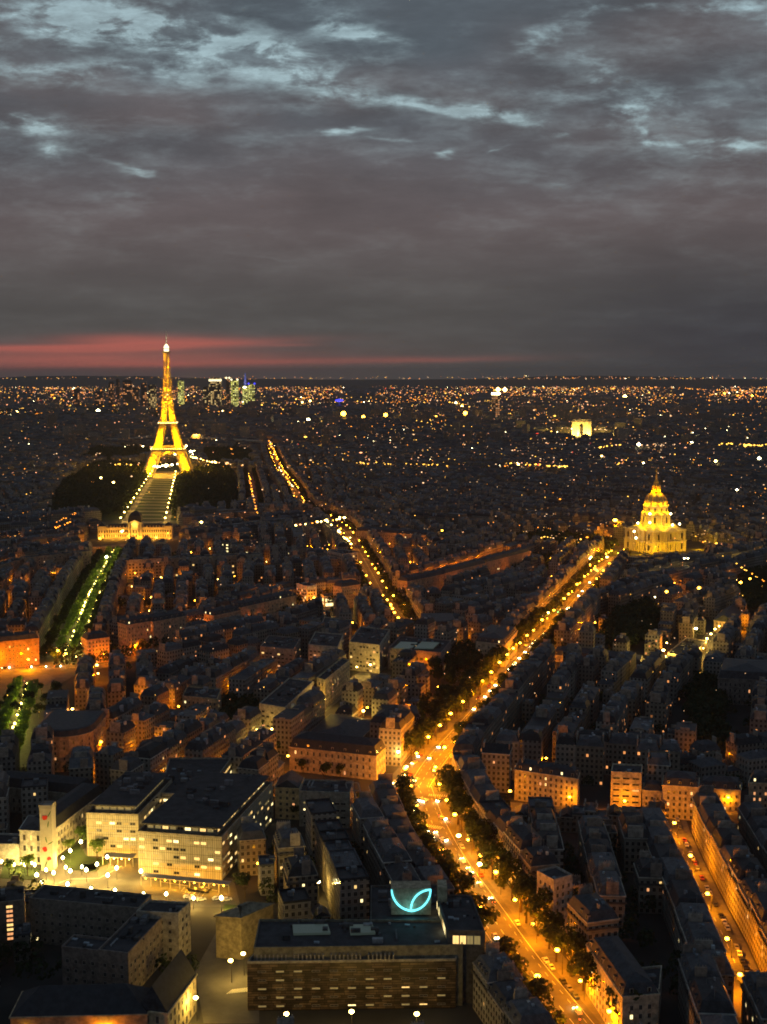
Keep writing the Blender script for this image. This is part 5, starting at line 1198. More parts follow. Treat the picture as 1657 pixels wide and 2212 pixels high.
for si, (sx0, sy0, ang) in enumerate(seeds):
    c, s = math.cos(ang), math.sin(ang); far = sy0 > 1500; base_h = fr.uniform(15, 22)
    dep = 11.5 if not far else 13
    t = -130.0; row = 0
    while t < 130:
        rkind = fr.choice(('mansard', 'mansard', 'mansard', 'hip', 'flat', 'mansard')); rh = base_h + fr.uniform(-2, 2.5)
        u_ = -130.0 + fr.uniform(0, 15); run = 0
        while u_ < 130:
            w_ = fr.uniform(11, 20) if not far else fr.uniform(14, 30)
            x, y = sx0 + c * (u_ + w_ / 2) - s * t, sy0 + s * (u_ + w_ / 2) + c * t
            run += w_
            if in_view(x, y) and y > 335:
                if int(np.hypot(SD[:, 0] - x, SD[:, 1] - y).argmin()) == si:
                    dd_ = dep + fr.uniform(-.5, 1.0); p = rect(x, y, ang, w_, dd_)
                    if fr.random() < .95 and is_free(inset(p, .8), .03):
                        reserve(p); hh2 = max(rh + fr.uniform(-.7, .9), 9) if fr.random() < .9 else fr.uniform(7, 26)
                        house_args(x, y, ang + (math.pi if row % 2 else 0), w_ - .02, dd_, hh2, rkind if fr.random() < .82 else kindpick(y, fr), fr)
            u_ += w_
            if run > 75: u_ += 8; run = 0
        t += dep + (8 if row % 2 == 0 else 11); row += 1
    # wings across the courtyards
    for _ in range(13):
        x, y = sx0 + fr.uniform(-60, 60), sy0 + fr.uniform(-60, 60); w_, dd_ = fr.uniform(6, 12), fr.uniform(6, 9); p = rect(x, y, ang, w_, dd_)
        if in_view(x, y) and y > 335 and is_free(p, .0): reserve(p); house_args(x, y, ang, w_, dd_, fr.uniform(5, 14), fr.choice(('flat', 'hip', 'gable')), fr)
SOLO.sort(); NSOLO = 215
# where a house stands, told by what one can find near it
LM = [('the wide junction', 905, 1745), ('the neon leaf sign', 888, 1950), ('the golden street at the right', 1520, 1930), ('the boulevard below the junction', 1060, 1960), ('the white flats with balconies above the trees', 1180, 1890),
      ('the painted white tower', 103, 1850), ('the slatted hospital', 480, 1790), ('the strip-balcony flats', 700, 1760), ('the fire stair', 800, 1790), ('the panelled office', 760, 2150), ('the glass office top', 1010, 2030),
      ('the orange-lit school', 740, 1650), ('the dark garden', 1000, 1500), ('the five-floor cream block', 1350, 1710), ('the tapering corner house', 1380, 2170), ('the end house of the golden street', 1470, 1735), ('the long straight boulevard', 1040, 1560),
      ('the modern slab of flats', 590, 1560), ('the cream low row behind the hospital', 240, 1665), ('the rounded corner house', 135, 1620), ('the ochre block', 430, 1530), ('the tall dark ministry grid', 1610, 1500), ('the dark tree yard', 1520, 1560),
      ('the right edge of the view', 1650, 1900), ('the lower right corner', 1600, 2180), ('the bottom edge by the boulevard', 1150, 2200)]
LW = [(n, *G(u, v, 12)) for n, u, v in LM]
def place_label(x, y, kind, h):
    n, lx, ly = min(LW, key=lambda t: math.hypot(t[1] - x, t[2] - y)); dx, dy = x - lx, y - ly
    rel = ('beyond' if dy > 0 else 'in front of') if abs(dy) > abs(dx) * 1.2 else ('just right of' if dx > 0 else 'just left of')
    size = {'mansard': 'zinc-roofed', 'hip': 'hip-roofed', 'gable': 'gabled', 'flat': 'flat-roofed'}[kind]
    return '%s %s house %s %s' % ('low' if h < 13 else 'tall', size, rel, n)
count = {}
for i, (d0, x, y, ang, w_, d_, h, kind, seed) in enumerate(SOLO):
    if i < NSOLO:
        lb_ = place_label(x, y, kind, h); house(seed, x, y, ang, w_, d_, h, kind, lb_, lb_ + 's', i < 110)
    else: house_mass(mass, seed, x, y, ang, w_, d_, h, kind, 1 if y < 2300 else 0)
mass.tone = (.3, .28, .25)
# the town beyond: coarser blocks out to the hills
fr2 = random.Random(5)
y = 3600.0
while y < 22000:
    step = 34 + (y - 3600) * .011; x = -y * .34 - 60
    while x < y * .34 + 60:
        if fr2.random() < (.75 if y < 9000 else .5):
            w_, d_ = step * fr2.uniform(.5, .95), step * fr2.uniform(.35, .7); h = fr2.uniform(11, 24) if fr2.random() < .93 else fr2.uniform(28, 60)
            v_px = V0 + F_PX * math.tan(math.atan2(CAM_H, y) - PITCH); u_px = U0 + x / y * F_PX
            if not (abs(x - acx) < 130 and abs(y - acy) < 200) and not (y < acy and y > acy - 700 and abs(u_px - 1258) < 30 and h > 18):
                p_h = h if y < 9000 else h * .8
                house_mass(mass, fr2.randrange(1 << 30), x + fr2.uniform(-.3, .3) * step, y + fr2.uniform(-.4, .4) * step, fr2.uniform(-.6, .6), w_, d_, p_h, 'flat' if h > 28 else 'hip', 0)
        x += step * fr2.uniform(.8, 1.3)
    y += step * .95
mo = mass.build('distant_town', ['wall_far', 'roof', 'roof', 'plain'])
tag(mo, 'sea of dark roofs and faint fronts spreading to the horizon', 'town', kind='stuff')
print('solo', NSOLO, 'of', len(SOLO), 'mass faces', len(mass.f), 'dist of last solo', SOLO[min(NSOLO, len(SOLO) - 1)][0])

# ================================================================ TREES
def crown_mesh(seed, r_, hgt, n, leaf, mat='leaf', lobes=6):
    rr = random.Random(seed); b = MB(); lob = [(rr.uniform(-.5, .5) * r_, rr.uniform(-.5, .5) * r_, rr.uniform(.25, .8) * hgt, rr.uniform(.38, .62) * r_) for _ in range(lobes)]
    for i in range(n):
        cx_, cy_, cz_, cr = lob[rr.randrange(lobes)]
        d = Vector((rr.gauss(0, 1), rr.gauss(0, 1), rr.gauss(0, 1))).normalized() * cr * rr.uniform(.72, 1.06)
        c0_ = Vector((cx_ + d.x, cy_ + d.y, cz_ + d.z * .85)); nrm = (d.normalized() + Vector((rr.gauss(0, .5), rr.gauss(0, .5), rr.gauss(0, .5)))).normalized()
        a = nrm.orthogonal().normalized(); bb = nrm.cross(a); th = rr.uniform(0, 6.28); a, bb = a * math.cos(th) + bb * math.sin(th), bb * math.cos(th) - a * math.sin(th); s = leaf * rr.uniform(.6, 1.3)
        b.face([tuple(c0_ - a * s), tuple(c0_ + bb * s * .7), tuple(c0_ + a * s), tuple(c0_ - bb * s * .7)])
    return b.mesh('crown', [mat])
def trunk_mesh(h, r_):
    b = MB(); b.lathe([(r_ * 1.3, 0), (r_, 1), (r_ * .8, h * .6), (r_ * .5, h)], n=7)
    for k in range(4): a = k * 1.7; b.beam((0, 0, h * .7), (math.cos(a) * 2.2, math.sin(a) * 2.2, h * 1.25), r_ * .7)
    return b.mesh('trunk', ['bark'])
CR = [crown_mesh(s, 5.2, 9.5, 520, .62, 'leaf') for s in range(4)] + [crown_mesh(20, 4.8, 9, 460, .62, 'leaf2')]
TRK = trunk_mesh(5.2, .32)
tr = random.Random(21); trees = []
def tree(x, y, label, group, s=1.0, z=0.0, pale=False):  # pale: crown takes the lamplit copy of the leaves
    TC.append((math.hypot(x, y), x, y, label, group, s, z, pale))
TC = []
def tree_make(x, y, label, group, s, z, pale):
    o = empty('street_tree', (x, y, z), tr.uniform(0, 6.28)); tag(o, label, 'tree', group); o.scale = (s, s, s * tr.uniform(.9, 1.12))
    c_ = bpy.data.objects.new('crown', CR[4] if pale else tr.choice(CR[:4])); C.objects.link(c_); c_.parent = o; c_.location.z = 3.4
    t_ = bpy.data.objects.new('trunk', TRK); C.objects.link(t_); t_.parent = o; trees.append((x, y)); return o

def tree_line(key, off, step, label, lo=0.0, hi=1.0, s=(.85, 1.1), pale=False, skip=.06, maxn=99):
    pts = resample(offset_line(SW[key], off), step); n = len(pts); m = 0
    for i, (x, y, a) in enumerate(pts):
        if lo * n <= i <= hi * n and tr.random() > skip and in_view(x, y, 10) and m < maxn:
            tree(x + tr.uniform(-.8, .8), y + tr.uniform(-.8, .8), label, label + ' (row)', tr.uniform(*s), pale=pale); m += 1
tree_line('B', 13.5, 11, 'broad tree on the left kerb of the boulevard below the junction', .18, 1, (.95, 1.25)) if 0 else None
tree_line('B', -13.5, 11.5, 'dark tree on the near pavement of the boulevard below the junction', .12, .95, (1.15, 1.6))
tree_line('B', 13.2, 11.5, 'dark tree on the far pavement of the boulevard below the junction', .06, .98, (1.2, 1.7))
tree_line('A', 13.2, 9, 'tree on the house side of the long straight boulevard', .0, .93, (1.15, 1.5))
tree_line('A', -13.4, 9, 'tree on the garden side of the long straight boulevard', .05, .95, (1.15, 1.5))
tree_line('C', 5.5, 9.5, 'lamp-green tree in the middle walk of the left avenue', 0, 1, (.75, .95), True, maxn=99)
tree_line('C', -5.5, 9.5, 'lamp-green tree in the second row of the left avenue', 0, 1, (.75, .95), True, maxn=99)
tree_line('C', 15, 10, 'dark tree on the outer right row of the left avenue', .05, 1, (.85, 1.1))
tree_line('C', -15, 10, 'dark tree on the outer left row of the left avenue', .05, 1, (.85, 1.1))
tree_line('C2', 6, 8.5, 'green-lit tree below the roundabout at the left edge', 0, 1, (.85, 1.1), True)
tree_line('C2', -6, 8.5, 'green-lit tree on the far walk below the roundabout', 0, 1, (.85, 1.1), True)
def scatter(poly, step, r_):
    xs = [p[0] for p in poly]; ys = [p[1] for p in poly]; out = []; y_ = min(ys)
    while y_ < max(ys):
        x_ = min(xs)
        while x_ < max(xs):
            px_, py_ = x_ + r_.uniform(-.35, .35) * step, y_ + r_.uniform(-.35, .35) * step
            ins = False; n = len(poly)
            for k in range(n):
                (ax, ay), (bx, by) = poly[k], poly[(k + 1) % n]
                if (ay > py_) != (by > py_) and px_ < (bx - ax) * (py_ - ay) / (by - ay) + ax: ins = not ins
            if ins: out.append((px_, py_))
            x_ += step
        y_ += step
    return out
garden = sorted(scatter(PW['school_garden'], 11.5, tr), key=lambda p: p[0] ** 2 + p[1] ** 2)
rest = garden[46:]
for u, v in ((20, 1535), (60, 1540), (100, 1530), (130, 1545), (-5, 1548), (85, 1552), (40, 1555), (120, 1510)):
    x, y = G(u, v); tree(x, y, 'dark tree in the clump between the roundabout and the lower avenue', 'trees below the roundabout', tr.uniform(.8, 1.1))
for x, y in garden[:46]: tree(x, y, 'tree among the dark mass of the school garden beside the boulevard', 'trees of the dark school garden', tr.uniform(.95, 1.3))
for u, v, lb_ in ((655, 1672, 'dark tree before the orange-lit end wall of the school'), (700, 1690, 'dark tree between the school and the strip-balcony flats'), (735, 1680, 'second tree along the front of the orange-lit school'), (690, 1655, 'small tree near the left of the school front'),
                 (860, 1615, 'tree behind the wall right of the school end'), (845, 1640, 'tree hanging over the boulevard wall by the school'), (60, 1505, 'large dark tree below the roundabout'), (25, 1520, 'dark tree on the roundabout\'s near kerb, left edge'), (90, 1500, 'tree at the roundabout\'s right kerb'),
                 (75, 1425, 'dark tree before the dim red row above the roundabout'), (500, 1830, 'bush-like tree below the hospital\'s blind side'), (150, 1845, 'tree between the white wing and the forecourt lamps'), (180, 1835, 'tree beside the slatted wing\'s left corner'), (210, 1858, 'small tree on the forecourt lawn'),
                 (20, 1890, 'tree at the left end of the lamp row'), (60, 1893, 'low tree below the lamp row left of the painted tower'), (530, 1940, 'round tree at the lawn by the car park'), (640, 1770, 'tree at the foot of the strip-balcony flats')):
    x, y = G(u, v); tree(x, y, lb_, None, tr.uniform(.6, .95), pale=u < 220 and v > 1800)
wood = MB(); wr = random.Random(9); wmi = [0]
def wood_tree(x, y, r_, h, n, leaf, z=0.0):
    for _ in range(n):
        d = Vector((wr.gauss(0, 1), wr.gauss(0, 1), abs(wr.gauss(0, 1)) * .8)).normalized(); k = wr.uniform(.75, 1.05)
        c0_ = Vector((x + d.x * r_ * k, y + d.y * r_ * k, z + h * .42 + d.z * h * .55 * k)); nn = (d + Vector((wr.gauss(0, .5), wr.gauss(0, .5), wr.gauss(0, .5)))).normalized()
        a = nn.orthogonal().normalized() * leaf * wr.uniform(.6, 1.3); bb = nn.cross(a) * .75
        wood.face([tuple(c0_ - a), tuple(c0_ + bb), tuple(c0_ + a), tuple(c0_ - bb)], wmi[0])
for k in PARKS:
    _, h, step = PARKS[k]
    if k == 'school_garden': pts = rest
    else: pts = scatter(PW[k], step * .85, wr)
    for x, y in pts: wood_tree(x, y, step * wr.uniform(.45, .7), h * wr.uniform(.8, 1.1), 46 if y > 1400 else 120, 2.0 if y > 1400 else 1.2)
for key, off, step in (('D', 13, 11), ('D', -13, 11), ('K', 12.5, 11), ('K', -12.5, 11), ('D2', 9.5, 10), ('D2', -9.5, 10), ('E', 11, 12), ('E', -11, 12), ('L', 19, 12)):
    for x, y, a in resample(offset_line(SW[key], off), step):
        if in_view(x, y, 5) and wr.random() > .15: wood_tree(x, y, wr.uniform(4, 6), wr.uniform(12, 16), 110, 1.1)
# the wood that closes the town below the far towers
for i in range(1500):
    u = wr.uniform(-60, 640); v = wr.uniform(889, 906) if u < 480 else wr.uniform(894, 906); x, y = G(u, v); wood_tree(x, y, wr.uniform(16, 30), wr.uniform(16, 24), 9, 13)
for i in range(170):                          # single trees in far squares
    u, v = wr.uniform(0, 1657), wr.uniform(950, 1330); x, y = G(u, v); q = rect(x, y, 0, 8, 8)
    if is_free(q, .1):
        for _ in range(3): wood_tree(x + wr.uniform(-9, 9), y + wr.uniform(-9, 9), 5, 14, 34, 1.8)
# courtyard trees among the near houses
for i in range(1500):
    u, v = wr.uniform(0, 1657), wr.uniform(1330, 2200); x, y = G(u, v); q = rect(x, y, 0, 5.5, 5.5)
    if is_free(q, .0): reserve(rect(x, y, 0, 6, 6)); wood_tree(x, y, wr.uniform(2.6, 3.8), wr.uniform(8, 12), 70, .8)
TC.sort(key=lambda c_: c_[0])
for i, (_, x, y, label, group, s_, z, pale) in enumerate(TC):
    if i < 296: tree_make(x, y, label, group, s_, z, pale)
    else: wmi[0] = 1 if pale else 0; wood_tree(x, y, 4.6 * s_, 11.5 * s_, 130, .95)
tag(wood.build('park_woods', ['leaf', 'leaf2']), 'dark leafy masses of the parks, avenues and courtyards', 'woods', kind='stuff')

# ================================================================ STREET LAMPS
def lamp_meshes(kind):  # heads drawn oversized to stand in for bloom
    h = {'tall': 9.5, 'globe': 4.6, 'small': 3.2, 'wall': 8.0, 'far': 30.0}[kind]; p_ = MB(); p_.lathe([(.16, 0), (.12, .5), (.08, h)], n=6); head = MB()
    if kind == 'tall' or kind == 'wall': p_.beam((0, 0, h), (0, -2.0, h + .5), .12); head.lathe([(.01, -.55), (.55, -.42), (.95, 0), (.75, .4), (.3, .62), (.01, .68)], 0, -2.2, h + .35, 9)
    elif kind == 'far': head.lathe([(.05, h), (6, h + 1.5), (9.5, h + 6), (9.5, h + 12), (6, h + 17), (.05, h + 18.5)], n=10)  # glare of a distant lamp modelled as a swollen head
    else: head.lathe([(.05, h), (.55 if kind == 'globe' else .42, h + .3), (.75 if kind == 'globe' else .5, h + .8), (.5, h + 1.35), (.05, h + 1.8)], n=8)
    return p_.mesh('pole', ['iron']), head, h
LMESH = {}
for kind in ('tall', 'globe', 'small', 'wall', 'far'):
    pm, head, h = lamp_meshes(kind)
    for mt in ('e_sodium', 'e_warm', 'e_white'): LMESH[kind, mt] = (pm, head.mesh('lamp_head', [mt]), h)
nl = [0]; CALLS = []
LCOL = {'e_sodium': (1.0, .27, .0), 'e_warm': (1.0, .60, .10), 'e_white': (1.0, .60, .11), 'green': (.92, .85, .10)}
def lamp(x, y, ang, label, group, kind='tall', mt='e_sodium', power=4000, s=1.0, col=None, z=.12):
    if in_view(x, y, 25): CALLS.append((math.hypot(x, y) / s ** 1.2 * (.1 if kind == 'far' else 1), x, y, ang, label, group, kind, mt, power, s, col, z))
def lamp_build(o, x, y, ang, kind, mt, power, s, col, z, h):
    if power:
        k = -2.2 * s if kind in ('tall', 'wall') else 0; dz = (h - (.9 if kind in ('tall', 'wall') else .6)) * s
        if o: light(o, (0, k / s, dz / s), power, col or LCOL[mt], .35)
        else: light(None, (x - math.sin(ang) * k, y + math.cos(ang) * k, z + dz), power, col or LCOL[mt], .35, name='distant_lamp_light')
def build_lamps():
    CALLS.sort(key=lambda c_: c_[0]); far_l = MB(); fm = ['e_sodium', 'e_warm', 'e_white', 'iron']
    for i, (_, x, y, ang, label, group, kind, mt, power, s, col, z) in enumerate(CALLS):
        pm, hm, h = LMESH[kind, mt]
        if i < 292:
            o = empty('street_lamp', (x, y, z), ang); tag(o, label, 'lamp', group); o.scale = (s, s, s)
            for nm, me in (('pole', pm), ('lamp_head', hm)):
                c_ = bpy.data.objects.new(nm, me); C.objects.link(c_); c_.parent = o
            lamp_build(o, x, y, ang, kind, mt, power, s, col, z, h)
        else:
            k = -2.2 * s if kind in ('tall', 'wall') else 0
            far_l.box(x, y, 0, z + h * s, .2, .2, 0, 3); far_l.octa(x - math.sin(ang) * k, y + math.cos(ang) * k, z + (h + .35) * s, .8 * s * fr.uniform(.7, 1.3), fm.index(mt), sz=.8); lamp_build(None, x, y, ang, kind, mt, power, s, col, z, h)
    o = far_l.build('distant_street_lamps', fm); tag(o, 'rows of tiny street lamps along the far avenues', 'lamps', kind='stuff')
    print('lamps', len(CALLS))
def lamp_line(key, off, step, label, lo=0, hi=1, **k):
    pts = resample(offset_line(SW[key], off), step); n = len(pts)
    for i, (x, y, a) in enumerate(pts):
        if lo * n <= i <= hi * n and in_view(x, y, 20): jl, js = fr.uniform(-3.5, 3.5), fr.uniform(.78, 1.2); lamp(x + math.cos(a) * jl, y + math.sin(a) * jl, a + (0 if off > 0 else math.pi), label, label + ' (row)', s=js, **dict(k, power=k.get('power', 4000) * fr.uniform(.6, 1.4) * (.55 if key in ('A', 'D') and y > 950 else 1))) if not (key in ('D', 'E') and y > 1750 and fr.random() < .4) else None
lamp_line('A', 9.6, 26, 'sodium lamp on the house-side kerb of the long straight boulevard', power=26000)
lamp_line('A', -9.6, 28, 'sodium lamp on the garden-side kerb of the long straight boulevard', power=26000)
lamp_line('B', 10.6, 24, 'sodium lamp on the far kerb of the boulevard below the junction', power=18000)
lamp_line('B', -10.6, 30, 'sodium lamp on the near kerb of the boulevard below the junction', power=18000)
for i, (u, v) in enumerate(((1475, 1812), (1511, 1885), (1549, 1970), (1593, 2070), (1622, 2150))):
    x, y = G(u, v); lamp(x - 2.5, y, R(-70), ['first', 'second', 'third', 'fourth', 'lowest'][i] + ' wall lamp down the narrow golden street', None, 'wall', power=21000)
lamp_line('M', 3.9, 28, 'lamp in the narrow yellow-lit street by the pilastered flats', mt='e_warm', power=3500)
lamp_line('Nn', -4.5, 30, 'lamp hidden in the cross street below the five-floor cream block', power=7000)
lamp_line('Q', -5.5, 22, 'lamp in the short barracks street', mt='e_warm', power=7000)
lamp_line('K', -9.4, 34, 'orange lamp on the near side of the viaduct boulevard', power=9500, col=(1.0, .22, .0))
lamp_line('K', 9.4, 34, 'orange lamp on the far side of the viaduct boulevard', power=9500, col=(1.0, .22, .0))
lamp_line('D', 9, 44, 'lamp on the right kerb of the middle avenue', power=9500)
lamp_line('D', -9, 44, 'lamp on the left kerb of the middle avenue', power=9500)
lamp_line('D2', 7.5, 22, 'lamp on the lowest stretch of the middle avenue', power=7000)
lamp_line('E', 5, 60, 'red-orange lamp in the tree-dark side avenue near the tower park', power=3500, col=(1, .2, .01))
lamp_line('C', 10.5, 22, 'lamp between the right-hand tree rows of the left avenue', kind='small', mt='e_warm', power=3200, col=LCOL['green'])
lamp_line('C', 0, 19, 'lamp under the green-lit trees in the middle of the left avenue', kind='small', mt='e_warm', power=4200, col=LCOL['green'])
lamp_line('C2', 0, 17, 'lamp under the green-lit trees below the roundabout', kind='globe', mt='e_warm', power=4200, col=LCOL['green'])
lamp_line('L', 12, 26, 'lamp round the roundabout at the left', power=1500); lamp_line('L', -16, 26, 'lamp on the near side of the roundabout', power=42000)
lamp_line('Y', 6, 60, 'lamp along the street before the palace front', power=5000)
lamp_line('X', -5, 60, 'lamp along the dark cross street right of the long boulevard', mt='e_warm', power=3500)
FL = [(488, 708), (424, 758), (379, 793), (278, 865), (222, 910), (253, 945), (324, 890), (424, 885), (521, 878), (585, 840), (647, 797), (650, 910), (704, 863), (851, 885), (408, 963), (549, 975), (694, 988), (866, 1008), (1003, 1018), (1168, 1035), (1336, 1050)]
for i, (a, b) in enumerate(FL):
    u, v = a * .358, 1568 + b * .358; x, y = G(u, v, 5.4)
    lamp(x, y, 0, 'globe lamp on the near edge of the hospital forecourt' if i >= 14 else 'globe lamp among the lawns of the hospital forecourt', 'near-edge forecourt lamps' if i >= 14 else 'forecourt lamps', 'globe', 'e_white', power=6800, s=fr.uniform(.9, 1.15))
for i, (a, b) in enumerate(((12, 822), (73, 825), (85, 838), (130, 826), (147, 841), (190, 828), (210, 841), (397, 855), (494, 853))):
    u, v = a * .358, 1568 + b * .358; x, y = G(u, v, 4.0); lamp(x, y, 0, 'small lamp in the row before the white annexe' if i < 7 else 'small lamp at the lawn edge before the slatted wing', 'small lamps', 'small', 'e_white', power=1500)
for (u, v, lb_, mt, pw, s) in ((860, 1747 - 118, 'tall white lamp beside the boulevard above the junction', 'e_white', 4000, 1), (878, 1661, 'pair lamp at the boulevard wall by the school', 'e_white', 4000, 1), (990, 1818, 'big lamp at the right corner of the junction', 'e_warm', 8000, 1.2),
                           (1035, 1880, 'big lamp between two trees right of the boulevard', 'e_warm', 6000, 1.2), (1326, 1160, 'dazzling orange lamp left of the domed church', 'e_sodium', 90000, 3.2), (1431, 1416, 'dazzling lamp in the glowing barracks yard', 'e_warm', 40000, 1.3),
                           (1501, 1371, 'cold white lamp on the dark-roofed barracks wing', 'e_white', 3000, 1.4), (1416, 1386, 'white lamp at the back of the barracks yard', 'e_white', 3000, 1), (100, 1667, 'orange lamp at the foot of the rounded corner house', 'e_sodium', 9000, 1), (226, 1670, 'orange lamp before the cream low row', 'e_sodium', 9000, 1),
                           (560, 1870, 'amber lamp on a yard behind the hospital', 'e_sodium', 1200, 1), (688, 1910, 'yellow-green lamp in a courtyard left of the neon sign', 'e_white', 5000, 1), (1393, 2192, 'bright lamp at the foot of the tapering corner house', 'e_warm', 12000, 1.1), (1332, 2178, 'lamp under the trees at the bottom of the boulevard', 'e_warm', 7000, 1),
                           (1345, 1752, 'bright lamp at the foot of the five-floor cream block', 'e_sodium', 9000, 1), (800, 1440, 'lamp by the grid-fronted block', 'e_warm', 8000, 1), (785, 1540, 'yellow lamp in the school yard', 'e_warm', 6000, 1), (715, 1480, 'lamp at the foot of the floodlit pilasters', 'e_warm', 14000, 1), (700, 1515, 'second lamp at the foot of the floodlit pilasters', 'e_warm', 12000, 1),
                           (1600, 1345, 'orange lamp against the gabled house beyond the barracks', 'e_sodium', 20000, .8), (500, 2080, 'lamp over the service road by the car park', 'e_warm', 6000, 1), (527, 2065, 'second lamp over the service road', 'e_warm', 3500, 1), (425, 2160, 'lamp beside the steep gabled building', 'e_warm', 5000, 1), (60, 2225, 'lamp before the orange wall at the bottom left', 'e_sodium', 6000, 1), (230, 2225, 'second lamp before the orange wall at the bottom left', 'e_sodium', 5000, 1),
                           (1310, 1215, 'lamp on the yellow esplanade left of the domed church', 'e_warm', 30000, 1.5), (1275, 1215, 'second lamp on the yellow esplanade', 'e_warm', 20000, 1.5), (1190, 1215, 'lamp among the esplanade trees', 'e_sodium', 16000, 1.3), (880, 1180, 'lamp before the floodlit stone row', 'e_sodium', 14000, 1), (925, 1182, 'second lamp before the floodlit stone row', 'e_sodium', 12000, 1),
                           (217, 1172, 'lamp left of the palace forecourt', 'e_sodium', 16000, 1.4), (339, 1170, 'lamp right of the palace forecourt', 'e_sodium', 12000, 1.4), (735, 1312, 'lamp outside the blazing shop front', 'e_white', 9000, 1.2), (445, 1565, 'amber lamp at the foot of the ochre block', 'e_sodium', 7000, 1), (760, 2190, 'lamp before the panelled office', 'e_warm', 3000, 1), (900, 2195, 'second lamp before the panelled office', 'e_warm', 3500, 1), (620, 2195, 'third lamp before the panelled office', 'e_warm', 2500, 1)):
    x, y = G(u, v, 8); lamp(x, y, 0, lb_, None, 'tall', mt, power=pw, s=s)
pk = [(lb, lt, 'lamp along the left edge of the park lawn'), (rb, rt, 'lamp along the right edge of the park lawn')]
for a, b, lb_ in pk:
    for i in range(13):
        t = (i + .5) / 13; lamp(a[0] + (b[0] - a[0]) * t, a[1] + (b[1] - a[1]) * t, 0, lb_, lb_ + ' (row)', 'tall', 'e_warm', power=16000, s=1.5)
for i, (u, v, mt, s) in enumerate([(742, 905, 'e_sodium', 9), (785, 905, 'e_sodium', 6), (833, 903, 'e_sodium', 7), (875, 905, 'e_sodium', 7), (942, 903, 'e_sodium', 5), (1005, 900, 'e_sodium', 7.5), (908, 904, 'e_sodium', 4), (626, 912, 'e_white', 4), (645, 912, 'e_white', 4), (666, 912, 'e_white', 6)]):
    x, y = G(u, v, 20); lamp(x, y, 0, 'far amber lamp swollen with glare on the line beyond the roofs' if mt == 'e_sodium' else 'far cold white lamp at the end of the wood', 'far amber lamps' if mt == 'e_sodium' else 'far white lamps', 'far', mt, power=0, s=s / 8.0)
sr = random.Random(99); ns = 0
while ns < 150:                              # lamps added at random between the blocks for a street glow
    u, v = sr.uniform(0, 1657), 1185 + 560 * sr.random() ** 1.5
    if u > 1050 and v > 1450 and sr.random() < .93: continue
    x, y = G(u, v)
    if is_free(rect(x, y, 0, 5, 5), .0):
        ns += 1; lb_ = 'sodium lamp added for street glow between dark blocks, %s' % ('left of the middle avenue' if u < 750 else 'right of the middle avenue')
        lamp(x, y, sr.uniform(0, 6.28), lb_, lb_, 'tall', sr.choice(('e_sodium', 'e_sodium', 'e_warm')), power=sr.uniform(1800, 7500), col=(1.0, .24, .0), s=sr.uniform(.7, 1))
build_lamps()
print('trees', len(trees))
# traffic lights
for i, (u, v, mt, lb_) in enumerate(((1232, 1340, 'e_green', 'green traffic light at the crossing on the long boulevard'), (1205, 1330, 'e_green', 'smaller green traffic light left of the crossing'), (948, 1775, 'e_red', 'red traffic light in the middle of the junction'), (970, 1790, 'e_red', 'red traffic light by the tree right of the junction'), (1252, 2222, 'e_red', 'red light on the pavement at the bottom of the boulevard'))):
    x, y = G(u, v); o = empty('traffic_light', (x, y, .1)); tag(o, lb_, 'traffic light'); q = MB(); q.lathe([(.09, 0), (.07, 3.4)], n=6); q.build('pole', ['iron'], o); q = MB(); q.box(0, 0, 3.0, 4.1, .45, .4, bottom=True); q.build('housing', ['iron'], o); q = MB(); q.octa(0, -.28, 3.5, .55 if u < 1300 and v < 1400 else .38); q.build('signal_lens', [mt], o)

# ================================================================ CARS
def car_parts():
    b = MB(); prof = [(-2.1, .35), (-2.15, .8), (-1.1, .95), (-.45, 1.42), (1.05, 1.45), (1.75, .98), (2.1, .9), (2.12, .35)]; hw = .85
    for (x0, z0), (x1, z1) in zip(prof, prof[1:]): b.face([(x0, -hw, z0), (x0, hw, z0), (x1, hw, z1), (x1, -hw, z1)])
    b.face([(x, -hw, z) for x, z in prof][::-1]); b.face([(x, hw, z) for x, z in prof]); body = b
    g_ = MB()
    for s in (-1, 1): g_.face([(-1.0, s * (hw + .01), .97), (1.55, s * (hw + .01), .97), (1.0, s * (hw + .01), 1.36), (-.45, s * (hw + .01), 1.36)][::s])
    g_.face([(-1.07, -.75, .985), (-1.07, .75, .985), (-.5, .75, 1.4), (-.5, -.75, 1.4)]); 
    wl = MB()
    for x in (-1.35, 1.3): 
        for s in (-1, 1): 
            pts = [(x + .34 * math.cos(t), s * (hw + .03), .34 + .34 * math.sin(t)) for t in np.linspace(0, 2 * math.pi, 10)[:-1]]; wl.face(pts)
    hl = MB(); hl.octa(0, 0, 0, .55); tlm = MB(); tlm.octa(0, 0, 0, .2)  # headlights enlarged to stand in for their bloom
    return body, g_.mesh('windows', ['glass']), wl, hl, tlm
body_, glm, whl, hl_, tl_ = car_parts()
CARM = []
for i, c_ in enumerate(((.02, .02, .022), (.55, .55, .55), (.25, .25, .27), (.8, .8, .8), (.08, .1, .16), (.3, .05, .04))):
    M['carpaint%d' % i] = pmat('car_paint', c_, .3, spec=.5); CARM.append(body_.mesh('body', ['carpaint%d' % i]))
whm = MB(); whm.lathe([(.34, -.1), (.34, .1)], n=10); wheel_me = whl.mesh('wheels', ['iron'])
one_wheel = MB(); one_wheel.face([(.34 * math.cos(t), 0, .34 * math.sin(t)) for t in np.linspace(0, 2 * math.pi, 10)[:-1]]); one_wheel = one_wheel.mesh('wheel', ['iron'])
hlm = {m_: hl_.mesh('headlight', [m_]) for m_ in ('e_white', 'e_warm')}; tlm_ = tl_.mesh('tail_light', ['e_red'])
crr = random.Random(31)
